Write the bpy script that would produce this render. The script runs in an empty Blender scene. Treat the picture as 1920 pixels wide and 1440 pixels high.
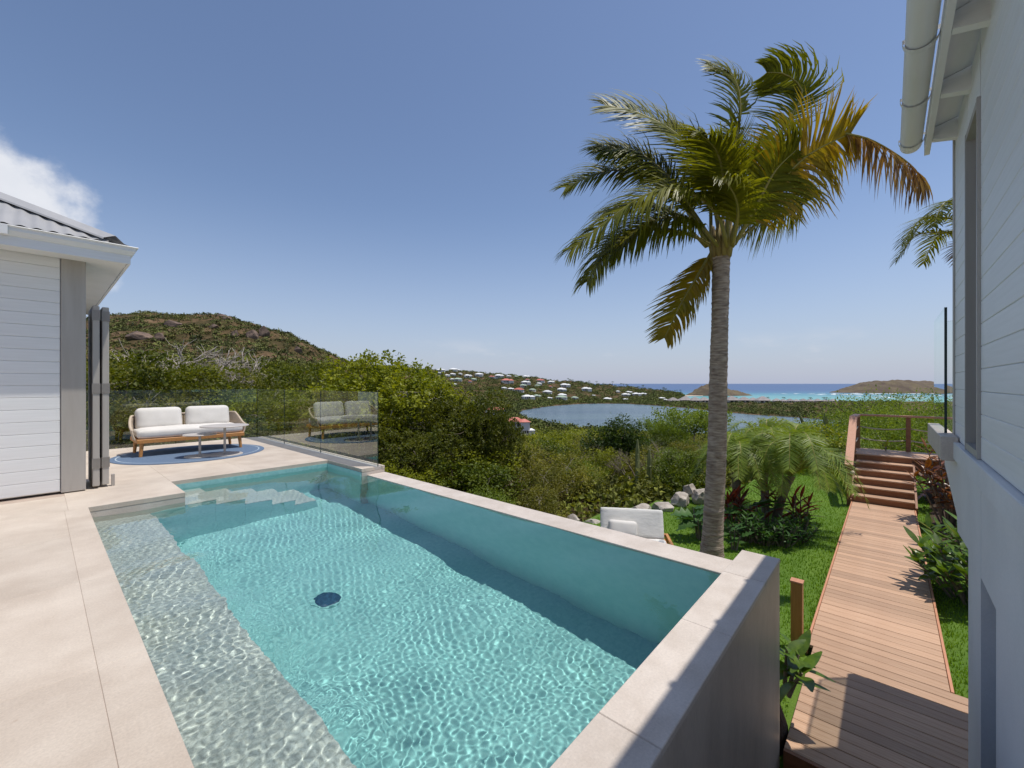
import bpy, bmesh, math, random
import numpy as np
from mathutils import Vector, Matrix, noise as mnoise
S = bpy.context.scene
COL = S.collection
random.seed(7)
RNG = np.random.default_rng(11)
PI = math.pi

# ------------------------------------------------------------------ camera, sky, sun, exposure
ANG = math.radians(41.72)                 # the view direction, from +X towards +Y; the pool runs along +Y
CAMZ = 1.25
CA, SA = math.cos(ANG), math.sin(ANG)
cam = bpy.data.cameras.new('camera'); cam_o = bpy.data.objects.new('camera', cam); COL.objects.link(cam_o)
cam.sensor_width = 36; cam.lens = 36 * 793 / 1920; cam.clip_start = .05; cam.clip_end = 80000
cam.shift_y = -1.0 / 1920
cam_o.location = (0, 0, CAMZ); cam_o.rotation_euler = (PI / 2, 0, ANG - PI / 2)
S.camera = cam_o

SUN = Vector((.23, -.24, 1)).normalized()
w = bpy.data.worlds.new('World'); S.world = w; w.use_nodes = True
nt = w.node_tree; N = nt.nodes; L = nt.links
bg = N['Background']; bg.inputs[1].default_value = .125
sky = N.new('ShaderNodeTexSky'); sky.sky_type = 'NISHITA'; sky.sun_disc = False
sky.sun_elevation = math.asin(SUN.z); sky.sun_rotation = math.atan2(SUN.x, SUN.y)
sky.altitude = 40; sky.air_density = 1.0; sky.dust_density = .4; sky.ozone_density = 2.2


def wnode(t, **kw):
    n = N.new(t)
    for k, v in kw.items():
        setattr(n, k, v)
    return n


def wmath(op, a, b=None, c=None, clamp=False):
    n = wnode('ShaderNodeMath', operation=op, use_clamp=clamp)
    for i, x in enumerate((a, b, c)):
        if x is None: continue
        if isinstance(x, (int, float)): n.inputs[i].default_value = x
        else: L.new(x, n.inputs[i])
    return n.outputs[0]


def wmix(f, a, b):
    n = wnode('ShaderNodeMix', data_type='RGBA')
    L.new(f, n.inputs[0])
    for s, x in ((6, a), (7, b)):
        if isinstance(x, tuple): n.inputs[s].default_value = x
        else: L.new(x, n.inputs[s])
    return n.outputs[2]


tc = wnode('ShaderNodeTexCoord')
dirv = tc.outputs['Generated']
sep = wnode('ShaderNodeSeparateXYZ'); L.new(dirv, sep.inputs[0])
elev = sep.outputs[2]
# pale sea air low over the horizon, all the way round
hz = wmath('POWER', wmath('SUBTRACT', 1.0, wmath('MULTIPLY', wmath('ABSOLUTE', elev), 2.6, clamp=True), clamp=True), 1.6)
skt = wnode('ShaderNodeMix', data_type='RGBA', blend_type='MULTIPLY'); skt.inputs[0].default_value = 1; L.new(sky.outputs[0], skt.inputs[6]); skt.inputs[7].default_value = (1.02, .965, .98, 1); skyt = skt.outputs[2]
skyc = wmix(wmath('MULTIPLY', hz, .88), skyt, (3.3, 3.75, 5.0, 1))
# clouds: a bank rising behind the house roof and low fair-weather puffs along the horizon
nz = wnode('ShaderNodeTexNoise'); nz.inputs['Scale'].default_value = 9; nz.inputs['Detail'].default_value = 7; nz.inputs['Roughness'].default_value = .58
L.new(dirv, nz.inputs['Vector'])


def cloud(dx, rad, soft, amp):
    v = Vector(dx).normalized()
    d = wnode('ShaderNodeVectorMath', operation='DISTANCE'); L.new(dirv, d.inputs[0]); d.inputs[1].default_value = v
    dd = wmath('ADD', d.outputs['Value'], wmath('MULTIPLY', wmath('SUBTRACT', nz.outputs['Fac'], .5), -amp))
    mr = wnode('ShaderNodeMapRange', interpolation_type='SMOOTHSTEP')
    L.new(dd, mr.inputs['Value'])
    mr.inputs['From Min'].default_value = rad + soft; mr.inputs['From Max'].default_value = rad - soft
    return mr.outputs[0]


def dir_px(px, py):
    r, u = (px - 960) / 793, (719 - py) / 793
    return (CA + SA * r, SA - CA * r, u)


c1 = cloud(dir_px(-95, 425), .135, .025, .16)
c2 = cloud(dir_px(38, 440), .062, .025, .12)
cl = wmath('MAXIMUM', c1, c2)
nz2 = wnode('ShaderNodeTexNoise'); nz2.inputs['Scale'].default_value = 5; nz2.inputs['Detail'].default_value = 6; nz2.inputs['Roughness'].default_value = .6
mp = wnode('ShaderNodeMapping'); mp.inputs['Scale'].default_value = (1, 1, 3.2); L.new(dirv, mp.inputs[0]); L.new(mp.outputs[0], nz2.inputs['Vector'])
low = wnode('ShaderNodeMapRange', interpolation_type='SMOOTHSTEP'); L.new(nz2.outputs['Fac'], low.inputs['Value'])
low.inputs['From Min'].default_value = .54; low.inputs['From Max'].default_value = .72
b1 = wmath('MULTIPLY', wmath('SUBTRACT', 1.0, wmath('MULTIPLY', wmath('ABSOLUTE', wmath('SUBTRACT', elev, .055)), 18.0, clamp=True), clamp=True), .55)
lowm = wmath('MULTIPLY', low.outputs[0], b1)
cshade = wmix(nz.outputs['Fac'], (5.2, 5.5, 6.1, 1), (7.6, 7.6, 7.8, 1))
skyc = wmix(wmath('MULTIPLY', cl, .93), skyc, cshade)
skyc = wmix(lowm, skyc, (5.3, 5.5, 6.0, 1))
L.new(skyc, bg.inputs[0])

sl = bpy.data.lights.new('sun', 'SUN'); sl.energy = 3.8; sl.angle = math.radians(.5); sl.color = (1, .955, .88)
sl.cycles.is_caustics_light = True         # the sun's light refracts through the pool's real ripples
sun_o = bpy.data.objects.new('sun', sl); COL.objects.link(sun_o); sun_o.rotation_euler = SUN.to_track_quat('Z', 'Y').to_euler()
sun_o.location = (5, -5, 25)
S.view_settings.view_transform = 'Standard'; S.view_settings.look = 'None'
S.view_settings.exposure = .03; S.view_settings.gamma = 1; S.view_settings.use_curve_mapping = False
S.render.engine = 'CYCLES'
S.cycles.use_denoising = True; S.cycles.max_bounces = 9; S.cycles.transparent_max_bounces = 16
S.cycles.diffuse_bounces = 4; S.cycles.sample_clamp_indirect = 6


# ------------------------------------------------------------------ helpers
def P(F, R, z=0.0):
    """A point F metres ahead of the viewpoint and R metres to its right, at height z."""
    return Vector((F * CA + R * SA, F * SA - R * CA, z))


def at(px, py, z):
    """Where the sight line through a pixel of the photograph meets the level z."""
    F = (CAMZ - z) * 793 / (py - 719)
    return P(F, (px - 960) / 793 * F, z)


def tag(o, label=None, cat=None, group=None, kind=None):
    if label: o['label'] = label
    if cat: o['category'] = cat
    if group: o['group'] = group
    if kind: o['kind'] = kind
    return o


def empty(name, loc=(0, 0, 0), rz=0, parent=None):
    o = bpy.data.objects.new(name, None); COL.objects.link(o); o.location = loc; o.rotation_euler = (0, 0, rz)
    o.empty_display_size = .2
    if parent: o.parent = parent
    return o


def link(name, me, parent=None, loc=None, rot=None, scale=None):
    o = bpy.data.objects.new(name, me); COL.objects.link(o)
    if parent: o.parent = parent
    if loc is not None: o.location = loc
    if rot is not None: o.rotation_euler = rot
    if scale is not None: o.scale = scale if hasattr(scale, '__len__') else (scale,) * 3
    return o


def child_world(name, me, parent):
    """A child whose mesh is written in world coordinates although its parent is moved."""
    o = link(name, me, parent)
    o.matrix_parent_inverse = (Matrix.Translation(parent.location) @ parent.rotation_euler.to_matrix().to_4x4()).inverted()
    return o


def dup(root, loc, rz=None, scale=None, label=None, group=None):
    r = root.copy(); COL.objects.link(r); r.location = loc
    if rz is not None: r.rotation_euler = (0, 0, rz)
    if scale is not None: r.scale = scale if hasattr(scale, '__len__') else (scale,) * 3
    if label: r['label'] = label
    if group: r['group'] = group
    for ch in list(root.children):
        c = ch.copy(); COL.objects.link(c); c.parent = r
        for g in list(ch.children):
            d = g.copy(); COL.objects.link(d); d.parent = c
    return r


def np_mesh(name, V, Fq, mat, smooth=False, attr=None):
    V = np.asarray(V, np.float32).reshape(-1, 3); Fq = np.asarray(Fq, np.int32)
    k = Fq.shape[1]
    me = bpy.data.meshes.new(name)
    me.vertices.add(len(V)); me.vertices.foreach_set('co', V.ravel())
    me.loops.add(Fq.size); me.loops.foreach_set('vertex_index', Fq.ravel())
    me.polygons.add(len(Fq)); me.polygons.foreach_set('loop_start', np.arange(0, Fq.size, k, dtype=np.int32))
    try: me.polygons.foreach_set('loop_total', np.full(len(Fq), k, np.int32))
    except Exception: pass
    me.polygons.foreach_set('use_smooth', np.full(len(Fq), smooth, bool))
    if attr is not None:
        a = me.attributes.new('tint', 'FLOAT', 'POINT'); a.data.foreach_set('value', np.asarray(attr, np.float32))
    me.update(calc_edges=True)
    if mat: me.materials.append(mat)
    return me


class MB:
    """Collects boxes, tubes and lathes into one mesh."""
    def __init__(self): self.v = []; self.f = []

    def add(self, v, f):
        n = len(self.v); self.v += [tuple(p) for p in v]; self.f += [tuple(i + n for i in q) for q in f]; return self

    def box(self, a, b, ch=0.0):
        x0, y0, z0 = (min(p, q) for p, q in zip(a, b)); x1, y1, z1 = (max(p, q) for p, q in zip(a, b))
        if ch <= 0:
            return self.add([(x0, y0, z0), (x1, y0, z0), (x1, y1, z0), (x0, y1, z0), (x0, y0, z1), (x1, y0, z1), (x1, y1, z1), (x0, y1, z1)],
                            [(3, 2, 1, 0), (4, 5, 6, 7), (0, 1, 5, 4), (1, 2, 6, 5), (2, 3, 7, 6), (3, 0, 4, 7)])
        bm = bmesh.new()
        for sx in (0, 1):
            for sy in (0, 1):
                for sz in (0, 1):
                    x, y, z = (x0, x1)[sx], (y0, y1)[sy], (z0, z1)[sz]
                    dx, dy, dz = (ch, -ch)[sx], (ch, -ch)[sy], (ch, -ch)[sz]
                    for p in ((x, y + dy, z + dz), (x + dx, y, z + dz), (x + dx, y + dy, z)): bm.verts.new(p)
        bmesh.ops.convex_hull(bm, input=bm.verts)
        bm.verts.index_update()
        self.add([v.co[:] for v in bm.verts], [[v.index for v in f.verts] for f in bm.faces]); bm.free(); return self

    def tube(self, pts, rad, n=8, cap=True):
        pts = [Vector(p) for p in pts]; m = len(pts)
        rad = rad if hasattr(rad, '__len__') else [rad] * m
        V = []; ref = None
        for i, p in enumerate(pts):
            t = (pts[min(i + 1, m - 1)] - pts[max(i - 1, 0)]).normalized()
            if ref is None: ref = t.orthogonal().normalized()
            ref = (ref - t * ref.dot(t)).normalized(); b = t.cross(ref)
            for k in range(n):
                a = 2 * PI * k / n; V.append(p + (ref * math.cos(a) + b * math.sin(a)) * rad[i])
        Fc = [(i * n + k, i * n + (k + 1) % n, (i + 1) * n + (k + 1) % n, (i + 1) * n + k) for i in range(m - 1) for k in range(n)]
        if cap: Fc += [tuple(range(n))[::-1], tuple((m - 1) * n + k for k in range(n))]
        return self.add(V, Fc)

    def lathe(self, prof, c=(0, 0, 0), n=32):
        V = []; m = len(prof)
        for r, z in prof:
            for k in range(n):
                a = 2 * PI * k / n; V.append((c[0] + r * math.cos(a), c[1] + r * math.sin(a), c[2] + z))
        Fc = [(i * n + k, i * n + (k + 1) % n, (i + 1) * n + (k + 1) % n, (i + 1) * n + k) for i in range(m - 1) for k in range(n)]
        return self.add(V, Fc + [tuple(range(n))[::-1], tuple((m - 1) * n + k for k in range(n))])

    def prism(self, poly, f, d0, d1):
        """Extrude the 2-D polygon poly; f(u, v, d) gives the point."""
        n = len(poly)
        V = [f(u, v, d0) for u, v in poly] + [f(u, v, d1) for u, v in poly]
        return self.add(V, [tuple(range(n))[::-1], tuple(range(n, 2 * n))] + [(i, (i + 1) % n, n + (i + 1) % n, n + i) for i in range(n)])

    def mesh(self, name, mat, smooth=False, angle=None):
        me = bpy.data.meshes.new(name); me.from_pydata(self.v, [], self.f)
        bm = bmesh.new(); bm.from_mesh(me); bmesh.ops.recalc_face_normals(bm, faces=bm.faces); bm.to_mesh(me); bm.free()
        if mat: me.materials.append(mat)
        if smooth:
            me.polygons.foreach_set('use_smooth', [True] * len(me.polygons))
            if angle:
                try: me.set_sharp_from_angle(angle=math.radians(angle))
                except Exception: pass
        return me

    def obj(self, name, mat, parent=None, smooth=False, angle=None, world=False):
        me = self.mesh(name, mat, smooth, angle)
        return child_world(name, me, parent) if world and parent else link(name, me, parent)


# ------------------------------------------------------------------ materials
def pmat(name, col, col2=None, scale=4, rough=.6, bump=0, bscale=60, stretch=(1, 1, 1), detail=5, rnd=0, island=0, trans=0,
         spec=.5, tint=0, lo=.35, hi=.65, pits=None, coord='Object', metal=0, speck=0):
    m = bpy.data.materials.new(name); m.use_nodes = True
    t = m.node_tree; n = t.nodes; l = t.links
    b = n['Principled BSDF']; out = n['Material Output']
    b.inputs['Roughness'].default_value = rough; b.inputs['Specular IOR Level'].default_value = spec; b.inputs['Metallic'].default_value = metal
    tcn = n.new('ShaderNodeTexCoord'); mpn = n.new('ShaderNodeMapping'); mpn.inputs['Scale'].default_value = stretch
    l.new(tcn.outputs[coord], mpn.inputs[0])

    def mix(f, a, c, bt='MIX'):
        x = n.new('ShaderNodeMix'); x.data_type = 'RGBA'; x.blend_type = bt
        if isinstance(f, (int, float)): x.inputs[0].default_value = f
        else: l.new(f, x.inputs[0])
        for s, v in ((6, a), (7, c)):
            if isinstance(v, tuple): x.inputs[s].default_value = (*v[:3], 1)
            else: l.new(v, x.inputs[s])
        return x.outputs[2]

    def ramp(v, a, c, o0=0, o1=1):
        r = n.new('ShaderNodeMapRange'); l.new(v, r.inputs[0])
        for i, q in enumerate((a, c, o0, o1)): r.inputs[1 + i].default_value = q
        return r.outputs[0]

    def nzn(sc, det=detail, ro=.6):
        x = n.new('ShaderNodeTexNoise'); x.inputs['Scale'].default_value = sc; x.inputs['Detail'].default_value = det; x.inputs['Roughness'].default_value = ro
        l.new(mpn.outputs[0], x.inputs['Vector']); return x.outputs['Fac']
    c = tuple(col)
    if col2: c = mix(ramp(nzn(scale), lo, hi), c, tuple(col2))
    g = None
    if island:
        g = n.new('ShaderNodeNewGeometry'); c = mix(ramp(g.outputs['Random Per Island'], 0, 1), c, mix(1, c, (1 + island, 1 + island * .9, 1 + island * .3), 'MULTIPLY'))
    if rnd:
        oi = n.new('ShaderNodeObjectInfo')
        vv = ramp(oi.outputs['Random'], 0, 1, 1 - rnd, 1 + rnd)
        cb = n.new('ShaderNodeCombineColor')
        for i in range(3): l.new(vv, cb.inputs[i])
        c = mix(1, c, cb.outputs[0], 'MULTIPLY')
    if tint:
        at_ = n.new('ShaderNodeAttribute'); at_.attribute_name = 'tint'
        vv = ramp(at_.outputs['Fac'], 0, 1, 1 - tint, 1 + tint); cb = n.new('ShaderNodeCombineColor')
        for i in range(3): l.new(vv, cb.inputs[i])
        c = mix(1, c, cb.outputs[0], 'MULTIPLY')
    if speck:
        vv = ramp(nzn(95, 3, .8), .3, .7, 1 - speck, 1 + speck * .6); v2 = ramp(nzn(1.1, 4, .6), .3, .7, 1 - speck * .55, 1 + speck * .4); cb = n.new('ShaderNodeCombineColor'); pr_ = n.new('ShaderNodeMath'); pr_.operation = 'MULTIPLY'; l.new(vv, pr_.inputs[0]); l.new(v2, pr_.inputs[1])
        for i in range(3): l.new(pr_.outputs[0], cb.inputs[i])
        c = mix(1, c, cb.outputs[0], 'MULTIPLY')
    if pits:
        ps, pc, pa = pits
        x = nzn(ps, 3, .7); c = mix(ramp(x, .68, .76, 0, pa), c, tuple(pc))
    if isinstance(c, tuple): b.inputs['Base Color'].default_value = (*c, 1)
    else: l.new(c, b.inputs['Base Color'])
    if bump:
        bn = n.new('ShaderNodeBump'); bn.inputs['Strength'].default_value = 1; bn.inputs['Distance'].default_value = bump
        l.new(nzn(bscale), bn.inputs['Height']); l.new(bn.outputs[0], b.inputs['Normal'])
    if trans:
        tr = n.new('ShaderNodeBsdfTranslucent'); ms = n.new('ShaderNodeMixShader'); ms.inputs[0].default_value = trans
        tcol = mix(1, c, (1.35, 1.3, .55), 'MULTIPLY') if not isinstance(c, tuple) else (c[0] * 1.35, c[1] * 1.3, c[2] * .55)
        if isinstance(tcol, tuple): tr.inputs[0].default_value = (*tcol, 1)
        else: l.new(tcol, tr.inputs[0])
        l.new(b.outputs[0], ms.inputs[1]); l.new(tr.outputs[0], ms.inputs[2]); l.new(ms.outputs[0], out.inputs[0])
    return m


M = {}
M['deck'] = pmat('deck_stone', (.53, .44, .355), (.61, .525, .435), scale=2.2, rough=.62, bump=.0012, bscale=45, rnd=.05, pits=(13, (.40, .29, .21), .6), speck=.13)
M['grout'] = pmat('grout', (.40, .31, .25), (.46, .37, .30), scale=8, rough=.9)
M['coping'] = pmat('coping_stone', (.56, .48, .41), (.66, .58, .51), scale=5, rough=.55, bump=.001, bscale=60, rnd=.05, pits=(22, (.36, .28, .21), .6), speck=.12)
M['wallstone'] = pmat('wall_stone', (.44, .365, .30), (.58, .49, .41), scale=3, rough=.45, speck=.10, bump=.0012, bscale=30, stretch=(1, 1, .3))
M['basin'] = pmat('water_tint_tile', (.245, .52, .515), (.325, .61, .595), scale=24, rough=.5, rnd=0, detail=3)  # turquoise stands in for light absorbed by the deep water
M['paletile'] = pmat('pale_tile', (.36, .355, .32), (.66, .655, .61), scale=75, rough=.5, detail=3)
M['infwall'] = pmat('bounce_lit_tile', (.40, .74, .71), (.48, .80, .76), scale=8, rough=.5)  # bounce light off the pool floor is put into this lighter tile colour
M['white'] = pmat('white_paint', (.78, .78, .765), (.83, .83, .82), scale=3, rough=.5, bump=.0004, bscale=14, stretch=(.6, .6, 16), rnd=.02)
M['render'] = pmat('white_render', (.70, .695, .68), (.80, .795, .78), scale=1.3, rough=.8, bump=.0012, bscale=90, speck=.05)
M['greywood'] = pmat('grey_paint', (.40, .365, .325), (.45, .42, .38), scale=4, rough=.5, stretch=(3, 3, .3))
M['hinge'] = pmat('grey_metal', (.27, .245, .22), (.32, .29, .265), rough=.4, metal=.3)
M['darkgrey'] = pmat('grey_panel', (.17, .18, .20), (.20, .21, .23), rough=.4)
M['roof'] = pmat('grey_roof_sheet', (.36, .355, .35), (.43, .42, .41), scale=4, rough=.45, stretch=(1, .3, .3), pits=(16, (.30, .29, .28), .5))
M['teak'] = pmat('teak', (.46, .19, .05), (.56, .27, .085), scale=6, rough=.5, stretch=(8, 1, 8), bump=.0008, bscale=20)
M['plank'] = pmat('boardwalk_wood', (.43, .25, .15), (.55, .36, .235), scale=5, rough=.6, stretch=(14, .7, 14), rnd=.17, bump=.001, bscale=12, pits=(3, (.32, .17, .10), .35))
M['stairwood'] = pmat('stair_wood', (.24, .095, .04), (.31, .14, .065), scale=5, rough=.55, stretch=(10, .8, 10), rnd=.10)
M['railwood'] = pmat('rail_wood', (.50, .225, .12), (.58, .28, .165), scale=5, rough=.5, stretch=(1, 9, 9), rnd=.06)
M['postwood'] = pmat('post_wood', (.33, .155, .04), (.42, .21, .06), scale=6, rough=.5, stretch=(9, 9, .6))
M['rope'] = pmat('rope', (.52, .42, .30), (.60, .50, .37), rough=.8, scale=60)
M['weave'] = pmat('sand_cord', (.50, .40, .30), (.58, .48, .37), rough=.8, scale=30)
M['cushion'] = pmat('cushion_fabric', (.66, .63, .585), (.71, .68, .64), scale=4, rough=.9, bump=.0007, bscale=300)
M['mattress'] = pmat('white_canvas', (.72, .70, .66), (.77, .75, .71), scale=3, rough=.9, bump=.006, bscale=7, stretch=(1.5, .5, 3))
M['table'] = pmat('table_metal', (.46, .42, .385), (.50, .46, .42), rough=.45)
M['rug'] = pmat('rug_blue', (.075, .125, .21), (.145, .205, .30), scale=90, rough=.95, detail=2, bump=.002, bscale=200)
M['rugring'] = pmat('rug_stitch', (.34, .42, .52), (.42, .50, .58), scale=90, rough=.95)
M['drain'] = pmat('drain_dark', (.006, .05, .11), (.01, .07, .14), rough=.5)
M['lawn'] = pmat('lawn_soil', (.085, .17, .012), (.12, .21, .018), scale=1.6, rough=.95, bump=.02, bscale=70)
M['blade'] = pmat('grass_blade', (.14, .265, .016), (.20, .33, .028), scale=.9, rough=.6, island=.3, trans=.42)
M['soil'] = pmat('planting_soil', (.055, .032, .022), (.10, .062, .042), scale=9, rough=.95, bump=.03, bscale=20)
M['rock'] = pmat('boulder', (.27, .23, .195), (.56, .50, .44), scale=3, rough=.9, bump=.035, bscale=7, detail=8, pits=(5, (.12, .085, .06), .8), lo=.38, hi=.6)
M['palmtrunk'] = pmat('palm_bark', (.22, .155, .108), (.54, .43, .325), scale=7, rough=.9, bump=.014, bscale=14, stretch=(1, 1, 5.5), detail=8)
M['bark'] = pmat('tree_bark', (.14, .105, .075), (.26, .215, .165), scale=5, rough=.9, bump=.01, bscale=20, stretch=(1, 1, .3))
M['twig'] = pmat('pale_twig', (.33, .275, .22), (.50, .44, .38), scale=5, rough=.9)
M['frond'] = pmat('palm_frond_green', (.09, .105, .008), (.175, .175, .013), scale=1.2, rough=.42, island=.7, trans=.42, spec=.2)
M['frondy'] = pmat('palm_frond_yellow', (.33, .21, .014), (.24, .20, .016), scale=1.5, rough=.4, island=.4, trans=.38)
M['frondb'] = pmat('palm_frond_dry', (.15, .062, .018), (.36, .25, .13), scale=2.2, rough=.6, island=.5, trans=.25)
M['rachis'] = pmat('palm_rachis', (.24, .22, .035), (.33, .26, .06), scale=3, rough=.45)
M['sheath'] = pmat('palm_sheath', (.20, .12, .045), (.33, .27, .07), scale=7, rough=.7, stretch=(1, 1, .3))
M['pygmy'] = pmat('date_palm_leaf', (.10, .165, .014), (.19, .25, .028), scale=1.4, rough=.48, island=.6, trans=.35)
LEAF = dict(rough=.5, trans=.38, spec=.28)
M['leafbright'] = pmat('leaf_bright', (.108, .135, .007), (.205, .22, .014), scale=.8, island=.65, rnd=.1, **LEAF)
M['leafmid'] = pmat('leaf_mid', (.042, .058, .005), (.108, .118, .010), scale=.7, island=.6, rnd=.16, **LEAF)
M['leafolive'] = pmat('leaf_olive', (.105, .115, .014), (.20, .185, .03), scale=.7, island=.5, rnd=.2, **LEAF)
M['leafdark'] = pmat('leaf_dark', (.020, .042, .007), (.045, .072, .010), scale=.9, island=.6, rnd=.1, **LEAF)
M['leafferny'] = pmat('leaf_feathery', (.11, .165, .018), (.19, .245, .033), scale=.7, island=.5, rnd=.12, **LEAF)
M['leafdry'] = pmat('leaf_dry', (.12, .115, .022), (.19, .175, .04), scale=.7, island=.5, rnd=.2, **LEAF)
M['leafdeep'] = pmat('leaf_deep', (.045, .068, .006), (.095, .12, .010), scale=.7, island=.6, rnd=.2, **LEAF)
M['leafyellow'] = pmat('leaf_yellow', (.20, .21, .02), (.30, .29, .03), scale=2, island=.4, **LEAF)
M['glossy'] = pmat('leaf_glossy', (.055, .115, .009), (.12, .195, .015), scale=3, rough=.36, rnd=.25, trans=.25)
M['monstera'] = pmat('leaf_monstera', (.035, .09, .018), (.06, .13, .025), scale=3, rough=.5, rnd=.2, trans=.2, spec=.3)
M['croton'] = pmat('leaf_croton', (.10, .018, .012), (.25, .10, .014), scale=5, rough=.35, rnd=.5, trans=.25)
M['cordyline'] = pmat('leaf_red', (.13, .017, .018), (.26, .055, .03), scale=5, rough=.35, rnd=.45, trans=.25)
M['cactus'] = pmat('cactus_green', (.19, .21, .07), (.27, .27, .11), scale=6, rough=.7)
M['farleaf'] = pmat('far_scrub', (.085, .105, .013), (.16, .16, .027), scale=.05, rough=.8, island=.5, tint=.72, detail=3, trans=.25)
M['hillleaf'] = pmat('hill_scrub', (.055, .075, .012), (.125, .125, .03), scale=.02, rough=.8, island=.4, tint=.6, detail=4)
M['mangrove'] = pmat('mangrove_leaf', (.065, .09, .013), (.115, .13, .022), scale=.03, rough=.8, island=.4, tint=.4)
M['crag'] = pmat('crag_rock', (.06, .04, .035), (.24, .165, .12), scale=.16, rough=.95, bump=.8, bscale=.3, detail=8)
M['islet'] = pmat('islet_rock', (.10, .07, .052), (.155, .12, .066), scale=.03, rough=.95, bump=2, bscale=.08, detail=8, pits=(.05, (.27, .20, .14), .8))
M['hazeislet'] = pmat('islet_haze', (.10, .11, .14), (.12, .13, .15), scale=.01, rough=1)  # distance haze painted into the rock as a bluish grey
M['housewall'] = pmat('house_wall', (.70, .68, .64), (.78, .76, .72), scale=.3, rough=.8, rnd=.06)
M['roofwhite'] = pmat('roof_white', (.70, .70, .68), (.80, .80, .78), scale=.3, rough=.6, rnd=.08)
M['roofgreen'] = pmat('roof_green', (.36, .46, .33), (.44, .52, .40), scale=.3, rough=.6, rnd=.15)
M['roofred'] = pmat('roof_red', (.50, .12, .085), (.56, .19, .14), scale=.3, rough=.6, rnd=.12)
M['roofgrey'] = pmat('roof_shingle', (.25, .22, .21), (.34, .30, .29), scale=.3, rough=.8, rnd=.15)
M['housedark'] = pmat('house_opening', (.05, .05, .055), rough=.3)
M['foam'] = pmat('sea_foam', (.85, .88, .88), (.75, .82, .83), scale=.05, rough=.7)
M['sand'] = pmat('beach_sand', (.60, .48, .36), (.68, .56, .44), scale=.05, rough=.9)


def glass_mat(name, tint, ior=1.5, gain=1.35):
    m = bpy.data.materials.new(name); m.use_nodes = True; n = m.node_tree.nodes; l = m.node_tree.links
    n.remove(n['Principled BSDF']); out = n['Material Output']
    fr = n.new('ShaderNodeFresnel'); fr.inputs[0].default_value = ior
    tr = n.new('ShaderNodeBsdfTransparent'); tr.inputs[0].default_value = (*tint, 1)
    gl = n.new('ShaderNodeBsdfGlossy'); gl.inputs['Roughness'].default_value = .004; gl.inputs[0].default_value = (.95, 1, .97, 1)
    mx = n.new('ShaderNodeMixShader'); ge = n.new('ShaderNodeNewGeometry'); iv = n.new('ShaderNodeMath'); iv.operation = 'SUBTRACT'; iv.inputs[0].default_value = 1; l.new(ge.outputs['Backfacing'], iv.inputs[1]); ml = n.new('ShaderNodeMath'); ml.operation = 'MULTIPLY'; ml.use_clamp = True; l.new(fr.outputs[0], ml.inputs[0]); l.new(iv.outputs[0], ml.inputs[1]); m2 = n.new('ShaderNodeMath'); m2.operation = 'MULTIPLY'; m2.use_clamp = True; l.new(ml.outputs[0], m2.inputs[0]); m2.inputs[1].default_value = gain
    l.new(m2.outputs[0], mx.inputs[0]); l.new(tr.outputs[0], mx.inputs[1]); l.new(gl.outputs[0], mx.inputs[2]); l.new(mx.outputs[0], out.inputs[0])
    return m


M['glass'] = glass_mat('balustrade_glass', (.94, .965, .95))
M['glassclear'] = glass_mat('terrace_glass', (.955, .975, .96), gain=2.5)
M['glassedge'] = pmat('glass_edge', (.010, .028, .024), rough=.2)

m = bpy.data.materials.new('pool_water'); m.use_nodes = True
n = m.node_tree.nodes; n.remove(n['Principled BSDF'])
g = n.new('ShaderNodeBsdfGlass'); g.inputs['IOR'].default_value = 1.33; g.inputs['Roughness'].default_value = 0; g.inputs[0].default_value = (.93, 1, .99, 1)
m.node_tree.links.new(g.outputs[0], n['Material Output'].inputs[0]); M['water'] = m


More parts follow.
